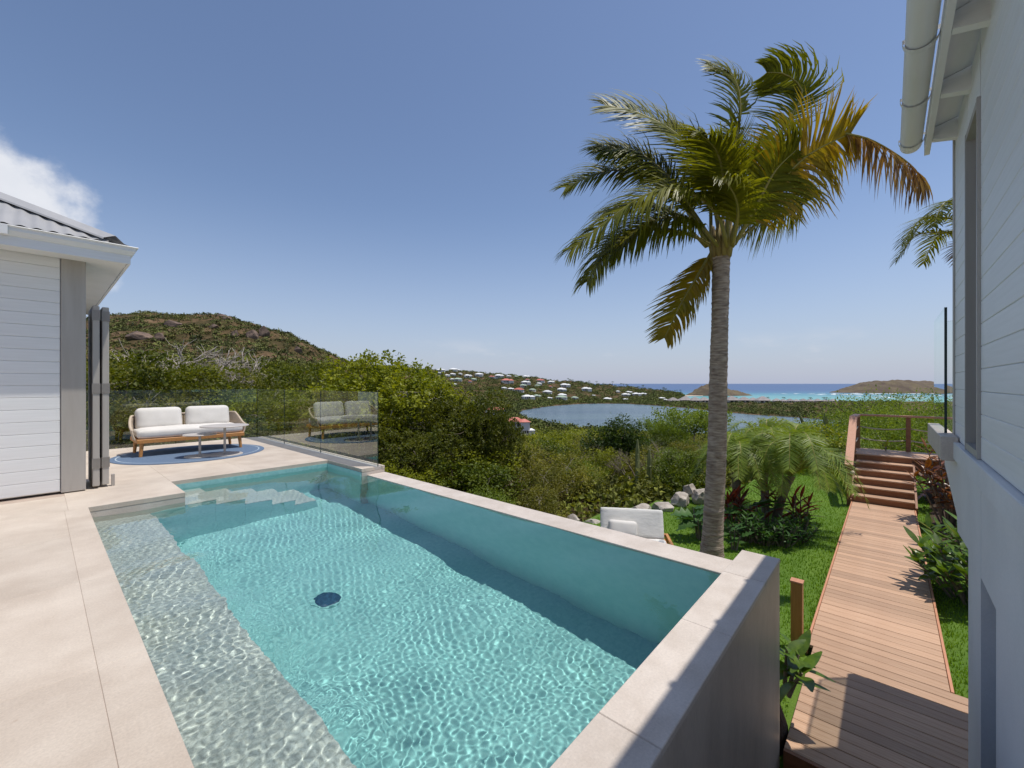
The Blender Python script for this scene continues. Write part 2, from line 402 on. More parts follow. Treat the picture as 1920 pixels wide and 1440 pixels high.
def sea_mat():
    m = bpy.data.materials.new('sea_water'); m.use_nodes = True; t = m.node_tree; n = t.nodes; l = t.links
    b = n['Principled BSDF']; b.inputs['Roughness'].default_value = .28; b.inputs['IOR'].default_value = 1.33; b.inputs['Specular IOR Level'].default_value = .35
    tcn = n.new('ShaderNodeTexCoord'); sp = n.new('ShaderNodeSeparateXYZ'); l.new(tcn.outputs['Object'], sp.inputs[0])
    nz = n.new('ShaderNodeTexNoise'); nz.inputs['Scale'].default_value = .004; nz.inputs['Detail'].default_value = 5; l.new(tcn.outputs['Object'], nz.inputs['Vector'])

    def mth(op, a, b_=None, clamp=False):
        x = n.new('ShaderNodeMath'); x.operation = op; x.use_clamp = clamp
        for i, q in enumerate((a, b_)):
            if q is None: continue
            if isinstance(q, (int, float)): x.inputs[i].default_value = q
            else: l.new(q, x.inputs[i])
        return x.outputs[0]
    fy = mth('ADD', sp.outputs[1], mth('MULTIPLY', mth('SUBTRACT', nz.outputs['Fac'], .5), 420))
    r = n.new('ShaderNodeValToRGB'); l.new(mth('DIVIDE', fy, 4000.0), r.inputs[0])
    e = r.color_ramp.elements
    e[0].position = .22; e[0].color = (.23, .44, .38, 1)
    e[1].position = 1.0; e[1].color = (.022, .068, .20, 1)
    for p, c in ((.30, (.15, .39, .37, 1)), (.385, (.06, .25, .31, 1)), (.46, (.03, .13, .25, 1)), (.62, (.02, .075, .205, 1))):
        k = e.new(p); k.color = c
    l.new(r.outputs[0], b.inputs['Base Color'])
    w = n.new('ShaderNodeTexNoise'); w.inputs['Scale'].default_value = .09; w.inputs['Detail'].default_value = 6
    mp_ = n.new('ShaderNodeMapping'); mp_.inputs['Scale'].default_value = (.35, 1, 1); l.new(tcn.outputs['Object'], mp_.inputs[0]); l.new(mp_.outputs[0], w.inputs['Vector'])
    bp = n.new('ShaderNodeBump'); bp.inputs['Distance'].default_value = 2.2; bp.inputs['Strength'].default_value = .6; l.new(w.outputs['Fac'], bp.inputs['Height']); l.new(bp.outputs[0], b.inputs['Normal'])
    return m


def lagoon_mat():
    m = bpy.data.materials.new('lagoon_water'); m.use_nodes = True; t = m.node_tree; n = t.nodes; l = t.links
    b = n['Principled BSDF']; b.inputs['Roughness'].default_value = .22; b.inputs['IOR'].default_value = 1.33
    tcn = n.new('ShaderNodeTexCoord'); mp_ = n.new('ShaderNodeMapping'); mp_.inputs['Scale'].default_value = (.25, 1.6, 1); l.new(tcn.outputs['Object'], mp_.inputs[0])
    nz = n.new('ShaderNodeTexNoise'); nz.inputs['Scale'].default_value = .012; nz.inputs['Detail'].default_value = 5; l.new(mp_.outputs[0], nz.inputs['Vector'])
    r = n.new('ShaderNodeValToRGB'); l.new(nz.outputs['Fac'], r.inputs[0]); e = r.color_ramp.elements
    e[0].position = .36; e[0].color = (.060, .095, .125, 1); e[1].position = .66; e[1].color = (.105, .155, .165, 1)
    l.new(r.outputs[0], b.inputs['Base Color'])
    w = n.new('ShaderNodeTexNoise'); w.inputs['Scale'].default_value = .5; w.inputs['Detail'].default_value = 5; l.new(mp_.outputs[0], w.inputs['Vector'])
    bp = n.new('ShaderNodeBump'); bp.inputs['Distance'].default_value = .28; l.new(w.outputs['Fac'], bp.inputs['Height']); l.new(bp.outputs[0], b.inputs['Normal'])
    return m


def terrain_mat():
    m = bpy.data.materials.new('terrain_ground'); m.use_nodes = True; t = m.node_tree; n = t.nodes; l = t.links
    b = n['Principled BSDF']; b.inputs['Roughness'].default_value = .95; b.inputs['Specular IOR Level'].default_value = .1
    tcn = n.new('ShaderNodeTexCoord')

    def nz(sc, det=6, ro=.65):
        x = n.new('ShaderNodeTexNoise'); x.inputs['Scale'].default_value = sc; x.inputs['Detail'].default_value = det; x.inputs['Roughness'].default_value = ro
        l.new(tcn.outputs['Object'], x.inputs['Vector']); return x.outputs['Fac']

    def rmp(v, *st):
        r = n.new('ShaderNodeValToRGB'); l.new(v, r.inputs[0]); e = r.color_ramp.elements
        e[0].position, e[0].color = st[0][0], (*st[0][1], 1); e[1].position, e[1].color = st[-1][0], (*st[-1][1], 1)
        for p, c in st[1:-1]:
            k = e.new(p); k.color = (*c, 1)
        return r.outputs[0]
    a = rmp(nz(.03), (.3, (.05, .050, .016)), (.48, (.095, .070, .034)), (.58, (.16, .105, .06)), (.72, (.24, .165, .10)))
    c = rmp(nz(.35, 4), (.35, (.6, .6, .6)), (.7, (1.25, 1.2, 1.1)))
    x = n.new('ShaderNodeMix'); x.data_type = 'RGBA'; x.blend_type = 'MULTIPLY'; x.inputs[0].default_value = 1; l.new(a, x.inputs[6]); l.new(c, x.inputs[7])
    l.new(x.outputs[2], b.inputs['Base Color'])
    bp = n.new('ShaderNodeBump'); bp.inputs['Distance'].default_value = 1.2; bp.inputs['Strength'].default_value = .5; l.new(nz(.25), bp.inputs['Height']); l.new(bp.outputs[0], b.inputs['Normal'])
    return m


# ------------------------------------------------------------------ the land: one sheet, hill, headland, lagoon basin, sea floor
SEA = -38.75
LAG = -38.35
lag_poly = np.array([(362, 82), (414, 47), (470, 24), (553, 14), (620, 22), (670, 42), (730, 70), (769, 97), (815, 140), (829, 178), (819, 217), (750, 255), (670, 279), (590, 284),
                     (535, 300), (500, 322), (470, 336), (445, 350), (400, 350), (345, 330), (305, 290), (300, 220), (318, 150), (338, 105)], float)   # (ahead, right)


def sdist(F, R, poly):
    """Signed distance to a closed polygon, negative inside."""
    d = np.full(F.shape, 1e9); ins = np.zeros(F.shape, bool); k = len(poly)
    for i in range(k):
        (f0, r0), (f1, r1) = poly[i], poly[(i + 1) % k]
        ef, er = f1 - f0, r1 - r0
        tt = np.clip(((F - f0) * ef + (R - r0) * er) / (ef * ef + er * er), 0, 1)
        d = np.minimum(d, np.hypot(F - f0 - tt * ef, R - r0 - tt * er))
        if abs(r1 - r0) > 1e-9:
            c = (r0 > R) != (r1 > R)
            ins ^= c & (F < ef * (R - r0) / er + f0)
    return np.where(ins, -d, d)


def sm(x):
    x = np.clip(x, 0, 1); return x * x * (3 - 2 * x)


_g = np.random.default_rng(5).random((64, 64))


def vnoise(x, y):
    xi = np.floor(x).astype(int); yi = np.floor(y).astype(int); fx = sm(x - xi); fy = sm(y - yi)
    a = _g[xi % 64, yi % 64]; b = _g[(xi + 1) % 64, yi % 64]; c = _g[xi % 64, (yi + 1) % 64]; d = _g[(xi + 1) % 64, (yi + 1) % 64]
    return (a * (1 - fx) + b * fx) * (1 - fy) + (c * (1 - fx) + d * fx) * fy


def fbm(x, y, o=5):
    s = 0; a = .5
    for i in range(o):
        s = s + a * vnoise(x * 2 ** i + 17.3 * i, y * 2 ** i + 5.1 * i); a *= .5
    return s - .48


HX = [-900, -300, 0, 190, 250, 330, 400, 440, 480, 540, 600, 640, 700, 781, 812, 842, 880]
HY = [760, 690, 622, 600, 598, 599, 600, 604, 613, 634, 662, 679, 690, 692, 712, 742, 775]
GX = [-300, 640, 800, 900, 1000, 1060, 1130, 1200, 1250, 1275, 1300, 2600]
GY = [690, 682, 693, 699, 709, 716, 722.5, 728, 733, 737, 748, 760]
FH, FG = 620.0, 1400.0


def terrain(F, R):
    F = np.asarray(F, float); R = np.asarray(R, float)
    Fs = np.maximum(F, 6.0); s = R / Fs; px = 960 + 793 * np.clip(s, -4, 4); d = np.hypot(F, R)
    plain = -37.55
    zb = np.maximum(-1.75 - .148 * np.maximum(0, F - 11), plain)
    zl = -2.6 - .02 * np.maximum(0, d - 14)
    left = sm((-.12 - s) / .35)
    zb = zb * (1 - left) + np.maximum(zb, zl) * left
    zr = CAMZ + (719 - np.interp(px, HX, HY)) / 793 * FH
    t = sm((F - 90) / (FH - 90))
    zh = np.where(F < FH, zb + (zr - zb) * t, zr - .22 * (F - FH))
    zh = np.where(px > 890, -60, zh)
    zg = CAMZ + (719 - np.interp(px, GX, GY)) / 793 * FG
    f2 = np.interp(px, [700, 1000, 1060, 1130], [600, 690, 800, 850])
    tg = sm((F - f2) / (FG - f2) * .95 + .02)
    zg = np.where(F < FG, plain + (zg - plain) * tg, zg - .10 * (F - FG))
    zp = np.where(F > 925, plain - (F - 925) * np.where(px > 1235, .12, .02), zb)
    z = np.maximum(np.maximum(zp, np.where(F > 60, zh, -99)), np.where(F > f2, zg, -99))
    amp = np.clip((F - 40) / 400, 0, 1) * np.clip((z + 34) / 30, 0.03, 1)
    z = z + amp * (fbm(F * .012, R * .012) * 16 + fbm(F * .05 + 9, R * .05) * 9 - 5 * np.clip(.10 - np.abs(fbm(F * .006 + 4, R * .02 + 2)), 0, 1) * 10)
    z = z + np.clip((F - 12) / 40, 0, 1) * fbm(F * .15, R * .15, 3) * .8
    sd = sdist(F, R, lag_poly)
    z = np.where(sd < 12, np.minimum(z, LAG - .9 + np.clip(sd / 12, -1, 1) * 1.7 + (np.clip(sd, 0, 12) / 12) ** 2 * .1), z)
    return z


def build_terrain():
    aa = np.concatenate([np.linspace(-180, -62, 30)[:-1], np.linspace(-62, 62, 620), np.linspace(62, 180, 30)[1:]])
    rr = np.concatenate([[.5, 4, 8, 10.5], np.geomspace(12, 2600, 330), [3500, 5000]])
    A, Rr = np.meshgrid(np.radians(aa), rr); F = Rr * np.cos(A); R = Rr * np.sin(A)
    z = terrain(np.where(F > 0, F, 0), R)
    z = np.where(F < 0, np.where(Rr > 60, np.maximum(-1.75 - .05 * (Rr - 60), -60), -1.75), z)
    z = np.where(Rr < 12, -1.9, z)
    nr, na = z.shape
    V = np.stack([R, F, z], -1).reshape(-1, 3)
    i = np.arange(nr * na).reshape(nr, na)
    q = np.stack([i[:-1, :-1], i[1:, :-1], i[1:, 1:], i[:-1, 1:]], -1).reshape(-1, 4)
    o = link('terrain', np_mesh('terrain', V, q[:, ::-1], terrain_mat(), True)); o.rotation_euler = (0, 0, ANG - PI / 2)
    return tag(o, kind='structure')


terrain_o = build_terrain()
mb = MB(); k = 96
V = [(0, 0, SEA)] + [(60000 * math.cos(2 * PI * i / k), 60000 * math.sin(2 * PI * i / k), SEA) for i in range(k)]
mb.add(V, [(0, 1 + i, 1 + (i + 1) % k) for i in range(k)])
sea_o = mb.obj('sea', sea_mat()); sea_o.rotation_euler = (0, 0, ANG - PI / 2); tag(sea_o, kind='structure')
mb = MB(); c = lag_poly.mean(0)
ring = [(r + (r - c[1]) * .06, f + (f - c[0]) * .06, LAG) for f, r in lag_poly]
mb.add(ring, [tuple(range(len(ring)))])
lag_o = mb.obj('lagoon_water', lagoon_mat()); lag_o.rotation_euler = (0, 0, ANG - PI / 2); tag(lag_o, kind='structure')


def hgt(F, R): return float(terrain(np.array([F]), np.array([R]))[0])


# ------------------------------------------------------------------ pool deck and pool
WZ = -.11                                   # water level
deck = tag(empty('pool_deck'), kind='structure')


def slab(x0, y0, x1, y1, z1=0.0, th=.05, par=deck, name='slab', mat='deck', g=.0006):
    return MB().box((x0 + g, y0 + g, z1 - th), (x1 - g, y1 - g, z1), .0012).obj(name, M[mat], par)


# wide slabs left of the pool, a narrow strip along its edge, the far terrace
ys = [-2.2, -1.0, .2, 1.4, 2.6, 3.8, 5.0, 6.03]
for a, b in zip(ys[:-1], ys[1:]):
    slab(.175, a, .34, b)
    for x0, x1 in ((-1.025, .175), (-2.225, -1.025), (-3.4, -2.225)):
        slab(x0, a, x1, b)
for x0, x1 in ((-3.4, -2.2), (-2.2, -1.0), (-1.0, .2), (.2, 1.13)):
    slab(x0, 6.03, x1, 6.83)
for y0, y1 in ((6.83, 7.9), (7.9, 8.95), (8.95, 10.0), (10.0, 11.08)):
    for x0, x1 in ((.2, 1.13), (1.13, 2.0), (2.0, 3.2)):
        slab(x0, y0, x1, y1)
slab(3.15, 5.75, 3.2, 6.83); slab(3.2, 5.75, 3.36, 8.3); slab(3.2, 8.3, 3.36, 11.08); slab(3.485, 5.75, 3.53, 8.3); slab(3.485, 8.3, 3.53, 11.08)
MB().box((3.364, 5.756, -.05), (3.481, 11.08, -.006)).obj('glass_channel', M['table'], deck)
base = MB()
base.box((-3.4, -2.2, -1.7), (.335, 6.03, -.052)); base.box((-3.4, 6.033, -1.7), (1.127, 11.08, -.052)); base.box((1.13, 6.835, -1.7), (3.2, 11.08, -.052))
base.box((3.155, 5.753, -3.2), (3.527, 11.08, -.053))
gr = MB(); gr.box((-3.39, -2.19, -.03), (.332, 6.03, -.0028)); gr.box((-3.39, 6.034, -.03), (1.124, 11.07, -.0029)); gr.box((1.131, 6.838, -.03), (3.199, 11.07, -.0028))
gr.obj('grout', M['grout'], deck)
o = base.obj('deck_base', M['coping'], deck); o.cycles.is_caustics_receiver = True

pool = tag(empty('swimming_pool', (1.8, 3.4, 0)), 'turquoise infinity pool sunk in the pale stone terrace', 'pool')


def pbox(name, a, b, mat, ch=0.0):
    o = MB().box(a, b, ch).obj(name, M[mat], pool, world=True); o.cycles.is_caustics_receiver = True; return o


pbox('pool_floor', (.34, .826, -1.62), (3.24, 6.83, -1.5), 'basin')
pbox('shallow_ledge', (.342, .827, -1.498), (.82, 6.03, -.30), 'paletile')
pbox('side_wall', (1.13, 6.82, -1.5), (3.15, 6.832, -.052), 'basin')
pbox('side_wall', (.823, 6.018, -1.5), (1.128, 6.031, -.30), 'basin')
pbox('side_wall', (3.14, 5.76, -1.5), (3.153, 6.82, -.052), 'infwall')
for i in range(5):
    x0 = 1.132 + .30 * i
    pbox('pool_step', (x0, 6.036, -1.499), (x0 + .298, 6.819, -.262 - .24 * i), 'basin')
    pbox('step_tread', (x0 - .0, 6.033, -.261 - .24 * i), (x0 + .30, 6.8195, -.24 - .24 * i), 'paletile')
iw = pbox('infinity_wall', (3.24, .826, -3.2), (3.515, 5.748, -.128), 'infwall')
pbox('overflow_face', (3.516, .826, -3.2), (3.53, 5.748, -.13), 'wallstone')
yy = [.828, 2.03, 3.25, 4.45, 5.748]
for a, b in zip(yy[:-1], yy[1:]):
    pbox('coping_stone', (3.236, a + .001, -.127), (3.527, b - .001, -.098), 'coping', .003)
pbox('end_wall', (-.6, .583, -3.2), (3.522, .822, -.031), 'wallstone')
xx = [-.6, .45, 1.42, 2.28, 3.04, 3.526]
for a, b in zip(xx[:-1], xx[1:]):
    pbox('coping_stone', (a + .001, .579, -.03), (b - .001, .826, 0), 'coping', .003)
dr = MB().lathe([(.112, 0), (.112, .012), (.095, .02), (0.001, .02)], (1.745, 3.82, -1.5), 28).obj('drain_cover', M['drain'], pool, world=True)
dr.cycles.is_caustics_receiver = True
d2 = MB().lathe([(.135, 0), (.135, .008), (.114, .010), (.114, 0)], (1.745, 3.82, -1.499), 28).obj('drain_rim', M['basin'], pool, world=True); d2.cycles.is_caustics_receiver = True
for a in (0, PI / 2):
    pass


def build_water():
    nx = 540
    Y = [.824]
    while Y[-1] < 6.83: Y.append(Y[-1] + .0052 + .0017 * (Y[-1] - .8))
    Y[-1] = 6.83
    Y = np.array(Y); ny = len(Y); X = np.linspace(.338, 3.243, nx)
    gx, gy = np.meshgrid(X, Y); rng = np.random.default_rng(3); z = np.zeros_like(gx)
    n1 = 46
    for i in range(n1):
        lam = .026 * 2.7 ** rng.random(); th = rng.normal(2.2, .9); kk = 2 * PI / lam
        z += 1.12 * math.sqrt(2 / n1) / kk ** 2 * np.sin(kk * (gx * math.cos(th) + gy * math.sin(th)) + rng.random() * 6.28)
    for i in range(14):
        lam = .3 * 4. ** rng.random(); th = rng.normal(2.2, .9); kk = 2 * PI / lam
        z += .16 * math.sqrt(2 / 14) / kk ** 2 * np.sin(kk * (gx * math.cos(th) + gy * math.sin(th)) + rng.random() * 6.28)
    z *= .62 + .85 * vnoise(gx * 1.7 + 3, gy * 1.3) ** 1.3
    z *= 1 + 7.5 / (1 + np.exp((gx - .86) / .035)) * (.55 + .45 * np.clip((5.5 - gy) / 4, 0, 1))
    V = np.stack([gx, gy, z + WZ], -1)
    i = np.arange(nx * ny).reshape(ny, nx)
    q = np.stack([i[:-1, :-1], i[:-1, 1:], i[1:, 1:], i[1:, :-1]], -1)
    cx = (gx[:-1, :-1] + gx[1:, 1:]) / 2; cy = (gy[:-1, :-1] + gy[1:, 1:]) / 2
    keep = ~((cx < 1.126) & (cy > 6.036)) & ~((cx > 3.152) & (cy > 5.746))
    o = link('pool_water', np_mesh('pool_water', V, q[keep], M['water'], True)); o.cycles.is_caustics_caster = True
    return tag(o, kind='structure')


build_water()


# ------------------------------------------------------------------ glass balustrade round the terrace
def glass_panel(par, a, b, z0, z1, th=.015, name='glass_panel', mat='glass'):
    (x0, y0), (x1, y1) = a, b
    d = Vector((x1 - x0, y1 - y0, 0)).normalized(); nrm = Vector((-d.y, d.x, 0)) * th / 2
    V = [Vector((x0, y0, z0)) - nrm, Vector((x1, y1, z0)) - nrm, Vector((x1, y1, z0)) + nrm, Vector((x0, y0, z0)) + nrm]
    V += [v + Vector((0, 0, z1 - z0)) for v in V]
    me = bpy.data.meshes.new(name); me.from_pydata([v[:] for v in V], [], [(0, 1, 5, 4), (2, 3, 7, 6), (4, 5, 6, 7), (1, 2, 6, 5), (3, 0, 4, 7), (3, 2, 1, 0)])
    me.materials.append(M[mat]); me.materials.append(M['glassedge'])
    for f in me.polygons: f.material_index = 1 if f.index >= 2 else 0
    return link(name, me, par)


gb = tag(empty('glass_balustrade', (3.42, 8.4, 0)), 'frameless glass balustrade along the terrace edge right of the sofa', 'balustrade')
for a, b in ((5.765, 7.70), (7.712, 9.4), (9.412, 11.03)):
    o = glass_panel(gb, (3.422, a), (3.422, b), -.02, 1.12, mat='glassclear'); o.location = (-3.42, -8.4, 0)
gb2 = tag(empty('glass_balustrade', (1.9, 11.04, 0)), 'frameless glass balustrade behind the sofa at the far terrace edge', 'balustrade')
for a, b in ((.40, 1.9), (1.912, 3.40)):
    o = glass_panel(gb2, (a, 11.045), (b, 11.045), -.02, 1.12, mat='glassclear'); o.location = (-1.9, -11.04, 0)


# ------------------------------------------------------------------ white house on the terrace
FY, CXW = 7.0, .375                          # front wall plane, corner
house = tag(empty('white_house', (-1.5, 9, 0)), 'white clapboard house with grey corner post and corrugated roof on the terrace', 'house')


def hobj(mbx, name, mat, par=house, **kw): return mbx.obj(name, M[mat], par, world=True, **kw)


hobj(MB().box((-4.2, FY + .03, .02), (CXW - .03, 12, 2.72)), 'wall', 'white')
nb = 20; bh = 2.66 / nb
bm_ = MB().box((-4.2, FY, .0008), (CXW - .205, FY + .029, bh - .0008), .0045).mesh('board', M['white'])
for i in range(nb):
    o = child_world('board', bm_, house); o.location = (0, 0, .03 + i * bh)
    o.location = (0, 0, .03 + i * bh)
hobj(MB().box((CXW - .20, FY - .012, .012), (CXW, FY + .2, 2.69), .004), 'corner_post', 'greywood')
hobj(MB().box((CXW - .03, FY + .202, .02), (CXW - .001, 12, 2.70)), 'side_wall', 'white')
# eaves
ex, ey, ez = .747, 6.633, 2.84
hobj(MB().box((-4.6, ey + .045, 2.665), (ex - .045, FY - .013, 2.69)), 'soffit', 'white')
hobj(MB().box((CXW + .001, FY - .012, 2.666), (ex - .046, 12.3, 2.691)), 'soffit', 'white')
hobj(MB().box((-4.6, ey + .02, 2.65), (ex - .02, ey + .044, 2.80)), 'fascia', 'white')
hobj(MB().box((ex - .044, ey + .045, 2.65), (ex - .02, 12.3, 2.80)), 'fascia', 'white')
gp = [(0, 0), (.02, -.01), (.022, -.045), (.05, -.085), (.075, -.095), (.095, -.095), (.095, -.088), (.078, -.088), (.055, -.078), (.03, -.042), (.028, -.004), (.004, .006)]
gp = [(u - .045, v) for u, v in gp]
gm = MB()


def gutter_run(prof):
    V = []; m_ = len(prof)
    for (kx, ky, base_) in (((-4.6), 0, 0), (0, 0, 1), (0, 12.3, 2)):
        pass
    rows = []
    for u, v in prof:
        rows.append([(-4.6, ey + u, ez + v), (ex - u, ey + u, ez + v), (ex - u, 12.3, ez + v)])
    for r in rows: V += r
    Fq = []
    for i in range(m_):
        j = (i + 1) % m_
        for s in (0, 1): Fq.append((3 * i + s, 3 * i + s + 1, 3 * j + s + 1, 3 * j + s))
    return V, Fq


gv, gf = gutter_run(gp); gm.add(gv, gf)
gut = hobj(gm, 'gutter', 'white')
for x in (-.25, -1.7):
    o = MB().box((x, ey - .048, ez - .092), (x + .05, ey + .0, ez + .003)).obj('gutter_joint', M['white'], gut)
# roof: corrugated front slope, side slope, hip cap
pt = .54
xs = np.arange(-4.6, ex - .2, .0135); rows = 6
V = []; top = 9.4
for x in xs:
    y1 = min(top, ey + (ex - x))
    for j in range(rows):
        y = ey + .05 + (y1 - ey - .05) * j / (rows - 1)
        V.append((x, y, 2.85 + pt * (y - ey) + .0075 * math.cos(2 * PI * x / .115)))
i = np.arange(len(xs) * rows).reshape(len(xs), rows)
q = np.stack([i[:-1, :-1], i[1:, :-1], i[1:, 1:], i[:-1, 1:]], -1).reshape(-1, 4)
child_world('roof_sheet', np_mesh('roof_sheet', V, q, M['roof'], True), house)
rs = MB(); rs.add([(ex, ey, 2.85), (ex, 12.3, 2.85), (ex - 2.767, 9.4, 2.85 + pt * 2.767), (-4.6, 9.4, 2.85 + pt * 2.767), (-4.6, 12.3, 2.83)], [(0, 1, 2), (1, 4, 3, 2)])
hobj(rs, 'roof_sheet', 'roof')
hc = MB(); dirh = Vector((-1, 1, pt)); sx = Vector((-1, -1, -.0)).normalized(); p0 = Vector((ex + .0, ey + .0, 2.872)); L_ = 2.75
pr = [(-.16, -.055), (-.15, -.035), (0, .035), (.15, -.035), (.16, -.055)]
V = []
for t_ in (.14, L_):
    for u, v in pr: V.append(p0 + dirh * t_ + sx * u + Vector((0, 0, v)))
hc.add(V, [(i, i + 1, 5 + i + 1, 5 + i) for i in range(4)])
hobj(hc, 'hip_cap', 'roof')
# folded shutters by the corner
for k, (x0, y0) in enumerate(((.43, 7.02), (.515, 7.06))):
    s_ = hobj(MB().box((x0, y0, .03), (x0 + .062, y0 + .62, 2.17), .006), 'shutter', 'greywood')
    for z in (.24, 1.13, 2.0):
        MB().box((x0 - .004, y0 - .006, z), (x0 + .068, y0 + .05, z + .12)).obj('hinge', M['hinge'], s_)
hobj(MB().box((.60, 7.08, .0), (.63, 7.13, .14)), 'door_stop', 'greywood')

# ------------------------------------------------------------------ white house on the right with its eave, window and lower wall
C1 = -.35; XE = 4.40                         # siding plane, far corner
hs2 = tag(empty('beach_house', (2, -2.5, -1.4)), 'white clapboard house with half-round gutter above a rendered lower wall, beside the boardwalk', 'house')


def h2(mbx, name, mat, par=hs2, **kw): return mbx.obj(name, M[mat], par, world=True, **kw)


h2(MB().box((-3, -4.5, .86), (3.20, C1 - .03, 3.05)).box((3.68, -4.5, .865), (XE - .03, C1 - .031, 3.05)).box((3.2, -4.5, .864), (3.68, C1 - .17, 3.05)), 'wall', 'white')
nb = 19; bh = .1155
ba = MB().box((-3, C1 - .029, .0006), (3.205, C1, bh - .0006), .003).mesh('board', M['white'])
bb = MB().box((3.675, C1 - .029, .0006), (XE - .07, C1, bh - .0006), .003).mesh('board', M['white'])
for i in range(nb):
    for me in (ba, bb):
        o = child_world('board', me, hs2); o.location = (0, 0, .862 + i * bh)
h2(MB().box((XE - .068, C1 - .12, .86), (XE, C1 + .008, 3.06), .003), 'corner_post', 'greywood')
wn = h2(MB().box((3.24, C1 - .165, .91), (3.64, C1 - .13, 2.68)), 'window', 'darkgrey')
fr = MB()
fr.box((3.205, C1 - .16, .86), (3.232, C1 + .014, 2.72)); fr.box((3.648, C1 - .16, .86), (3.675, C1 + .014, 2.72)); fr.box((3.232, C1 - .16, 2.68), (3.648, C1 + .012, 2.72)); fr.box((3.232, C1 - .16, .864), (3.648, C1 + .012, .9))
fr.obj('window_frame', M['greywood'], wn)
h2(MB().box((3.232, C1 - .12, 2.722), (3.648, C1 - .0, 3.05)), 'board', 'white')
h2(MB().box((-3, -4.5, .745), (XE, C1 + .03, .858), .004), 'plinth', 'render')
# lower wall: a long wall with a cantilevered end, niche
lw = MB()
c2 = C1 + .012
lw.box((-3, -4.5, -1.5), (2.70, c2, .744)); lw.box((3.10, -4.5, -1.5), (3.54, c2, .744)); lw.box((2.70, -4.5, .29), (3.10, c2 - .001, .744)); lw.box((2.70, -4.5, -1.5), (3.10, c2 - .14, .29))
lw.prism([(3.541, .742), (3.541, .30), (4.05, .27), (4.09, .37), (4.92, .59), (4.92, .742)], lambda u, v, d: (u, d, v), c2, -1.6)
h2(lw, 'lower_wall', 'render')
h2(MB().box((2.703, c2 - .138, -1.49), (3.097, c2 - .125, .287)), 'niche_shade_panel', 'darkgrey')  # dark panel added at the back to paint the recess's shade
h2(MB().box((4.07, -.345, .73), (5.35, -.26, .893), .004), 'terrace_curb', 'coping')
h2(MB().box((4.40, -3.2, .70), (5.35, -.348, .78)), 'terrace_slab', 'coping')
# eave
gx0, gx1, gz, gy = -3, XE + .03, 3.025, -.124
gt = MB(); V = []; nseg = 14
for x in (gx0, gx1):
    for rr_ in (.062, .057):
        for k in range(nseg + 1):
            a = PI + PI * k / nseg; V.append((x, gy + rr_ * math.cos(a), gz + .04 + rr_ * math.sin(a)))
n1 = nseg + 1; Fc = []
for k in range(nseg):
    Fc += [(k, k + 1, 2 * n1 + k + 1, 2 * n1 + k), (n1 + k, n1 + k + 1, 3 * n1 + k + 1, 3 * n1 + k), (2 * n1 + k, 2 * n1 + k + 1, 3 * n1 + k + 1, 3 * n1 + k)]
Fc += [tuple(2 * n1 + k for k in range(n1)), (0, 2 * n1, 3 * n1, n1), (nseg, 2 * n1 + nseg, 3 * n1 + nseg, n1 + nseg)]
gt.add(V, Fc); gu = h2(gt, 'gutter', 'white', smooth=True, angle=40)
for x in np.arange(.6, 4.4, .62):
    bk = MB(); pts = [(x, gy + .072 * math.cos(a), gz + .042 + .073 * math.sin(a)) for a in np.linspace(PI * .98, PI * 2.02, 14)] + [(x, -.215, gz + .06)]
    V = []
    for p in pts: V += [(x - .02, p[1], p[2]), (x + .02, p[1], p[2])]
    bk.add(V, [(2 * i, 2 * i + 1, 2 * i + 3, 2 * i + 2) for i in range(len(pts) - 1)])
    bk.obj('gutter_bracket', M['white'], gu)
h2(MB().box((gx0, -.226, 2.955), (gx1 - .01, -.196, 3.09)), 'fascia', 'white')
h2(MB().add([(gx0, -.227, 3.04), (gx1 - .012, -.227, 3.04), (gx1 - .012, C1 - .01, 3.075), (gx0, C1 - .01, 3.075), (gx0, -.227, 3.06), (gx1 - .012, -.227, 3.06), (gx1 - .012, C1 - .01, 3.095), (gx0, C1 - .01, 3.095)],
              [(3, 2, 1, 0), (4, 5, 6, 7), (0, 1, 5, 4), (1, 2, 6, 5), (2, 3, 7, 6), (3, 0, 4, 7)]), 'soffit', 'white')
for x in np.arange(.45, 4.5, .62):
    h2(MB().prism([(-.228, 2.957), (-.228, 3.036), (C1 - .004, 3.07), (C1 - .004, 2.93)], lambda u, v, d: (d, u, v), x, x + .05), 'rafter', 'white')
h2(MB().add([(gx0, -.20, 3.097), (gx1, -.20, 3.097), (gx1, -4.5, 4.9), (gx0, -4.5, 4.9), (gx0, -.20, 3.13), (gx1, -.20, 3.13), (gx1, -4.5, 4.94), (gx0, -4.5, 4.94)],
              [(3, 2, 1, 0), (4, 5, 6, 7), (0, 1, 5, 4), (1, 2, 6, 5), (2, 3, 7, 6), (3, 0, 4, 7)]), 'roof', 'roof')
gb3 = tag(empty('glass_balustrade', (5, -.3, .8)), 'tall glass screen standing on the curb beside the right-hand house corner', 'balustrade')
o = glass_panel(gb3, (4.36, -.305), (5.30, -.305), .87, 1.80); o.location = (-5, .3, -.8)
o = glass_panel(gb3, (5.345, -.33), (5.345, -1.6), .79, 1.80); o.location = (-5, .3, -.8)

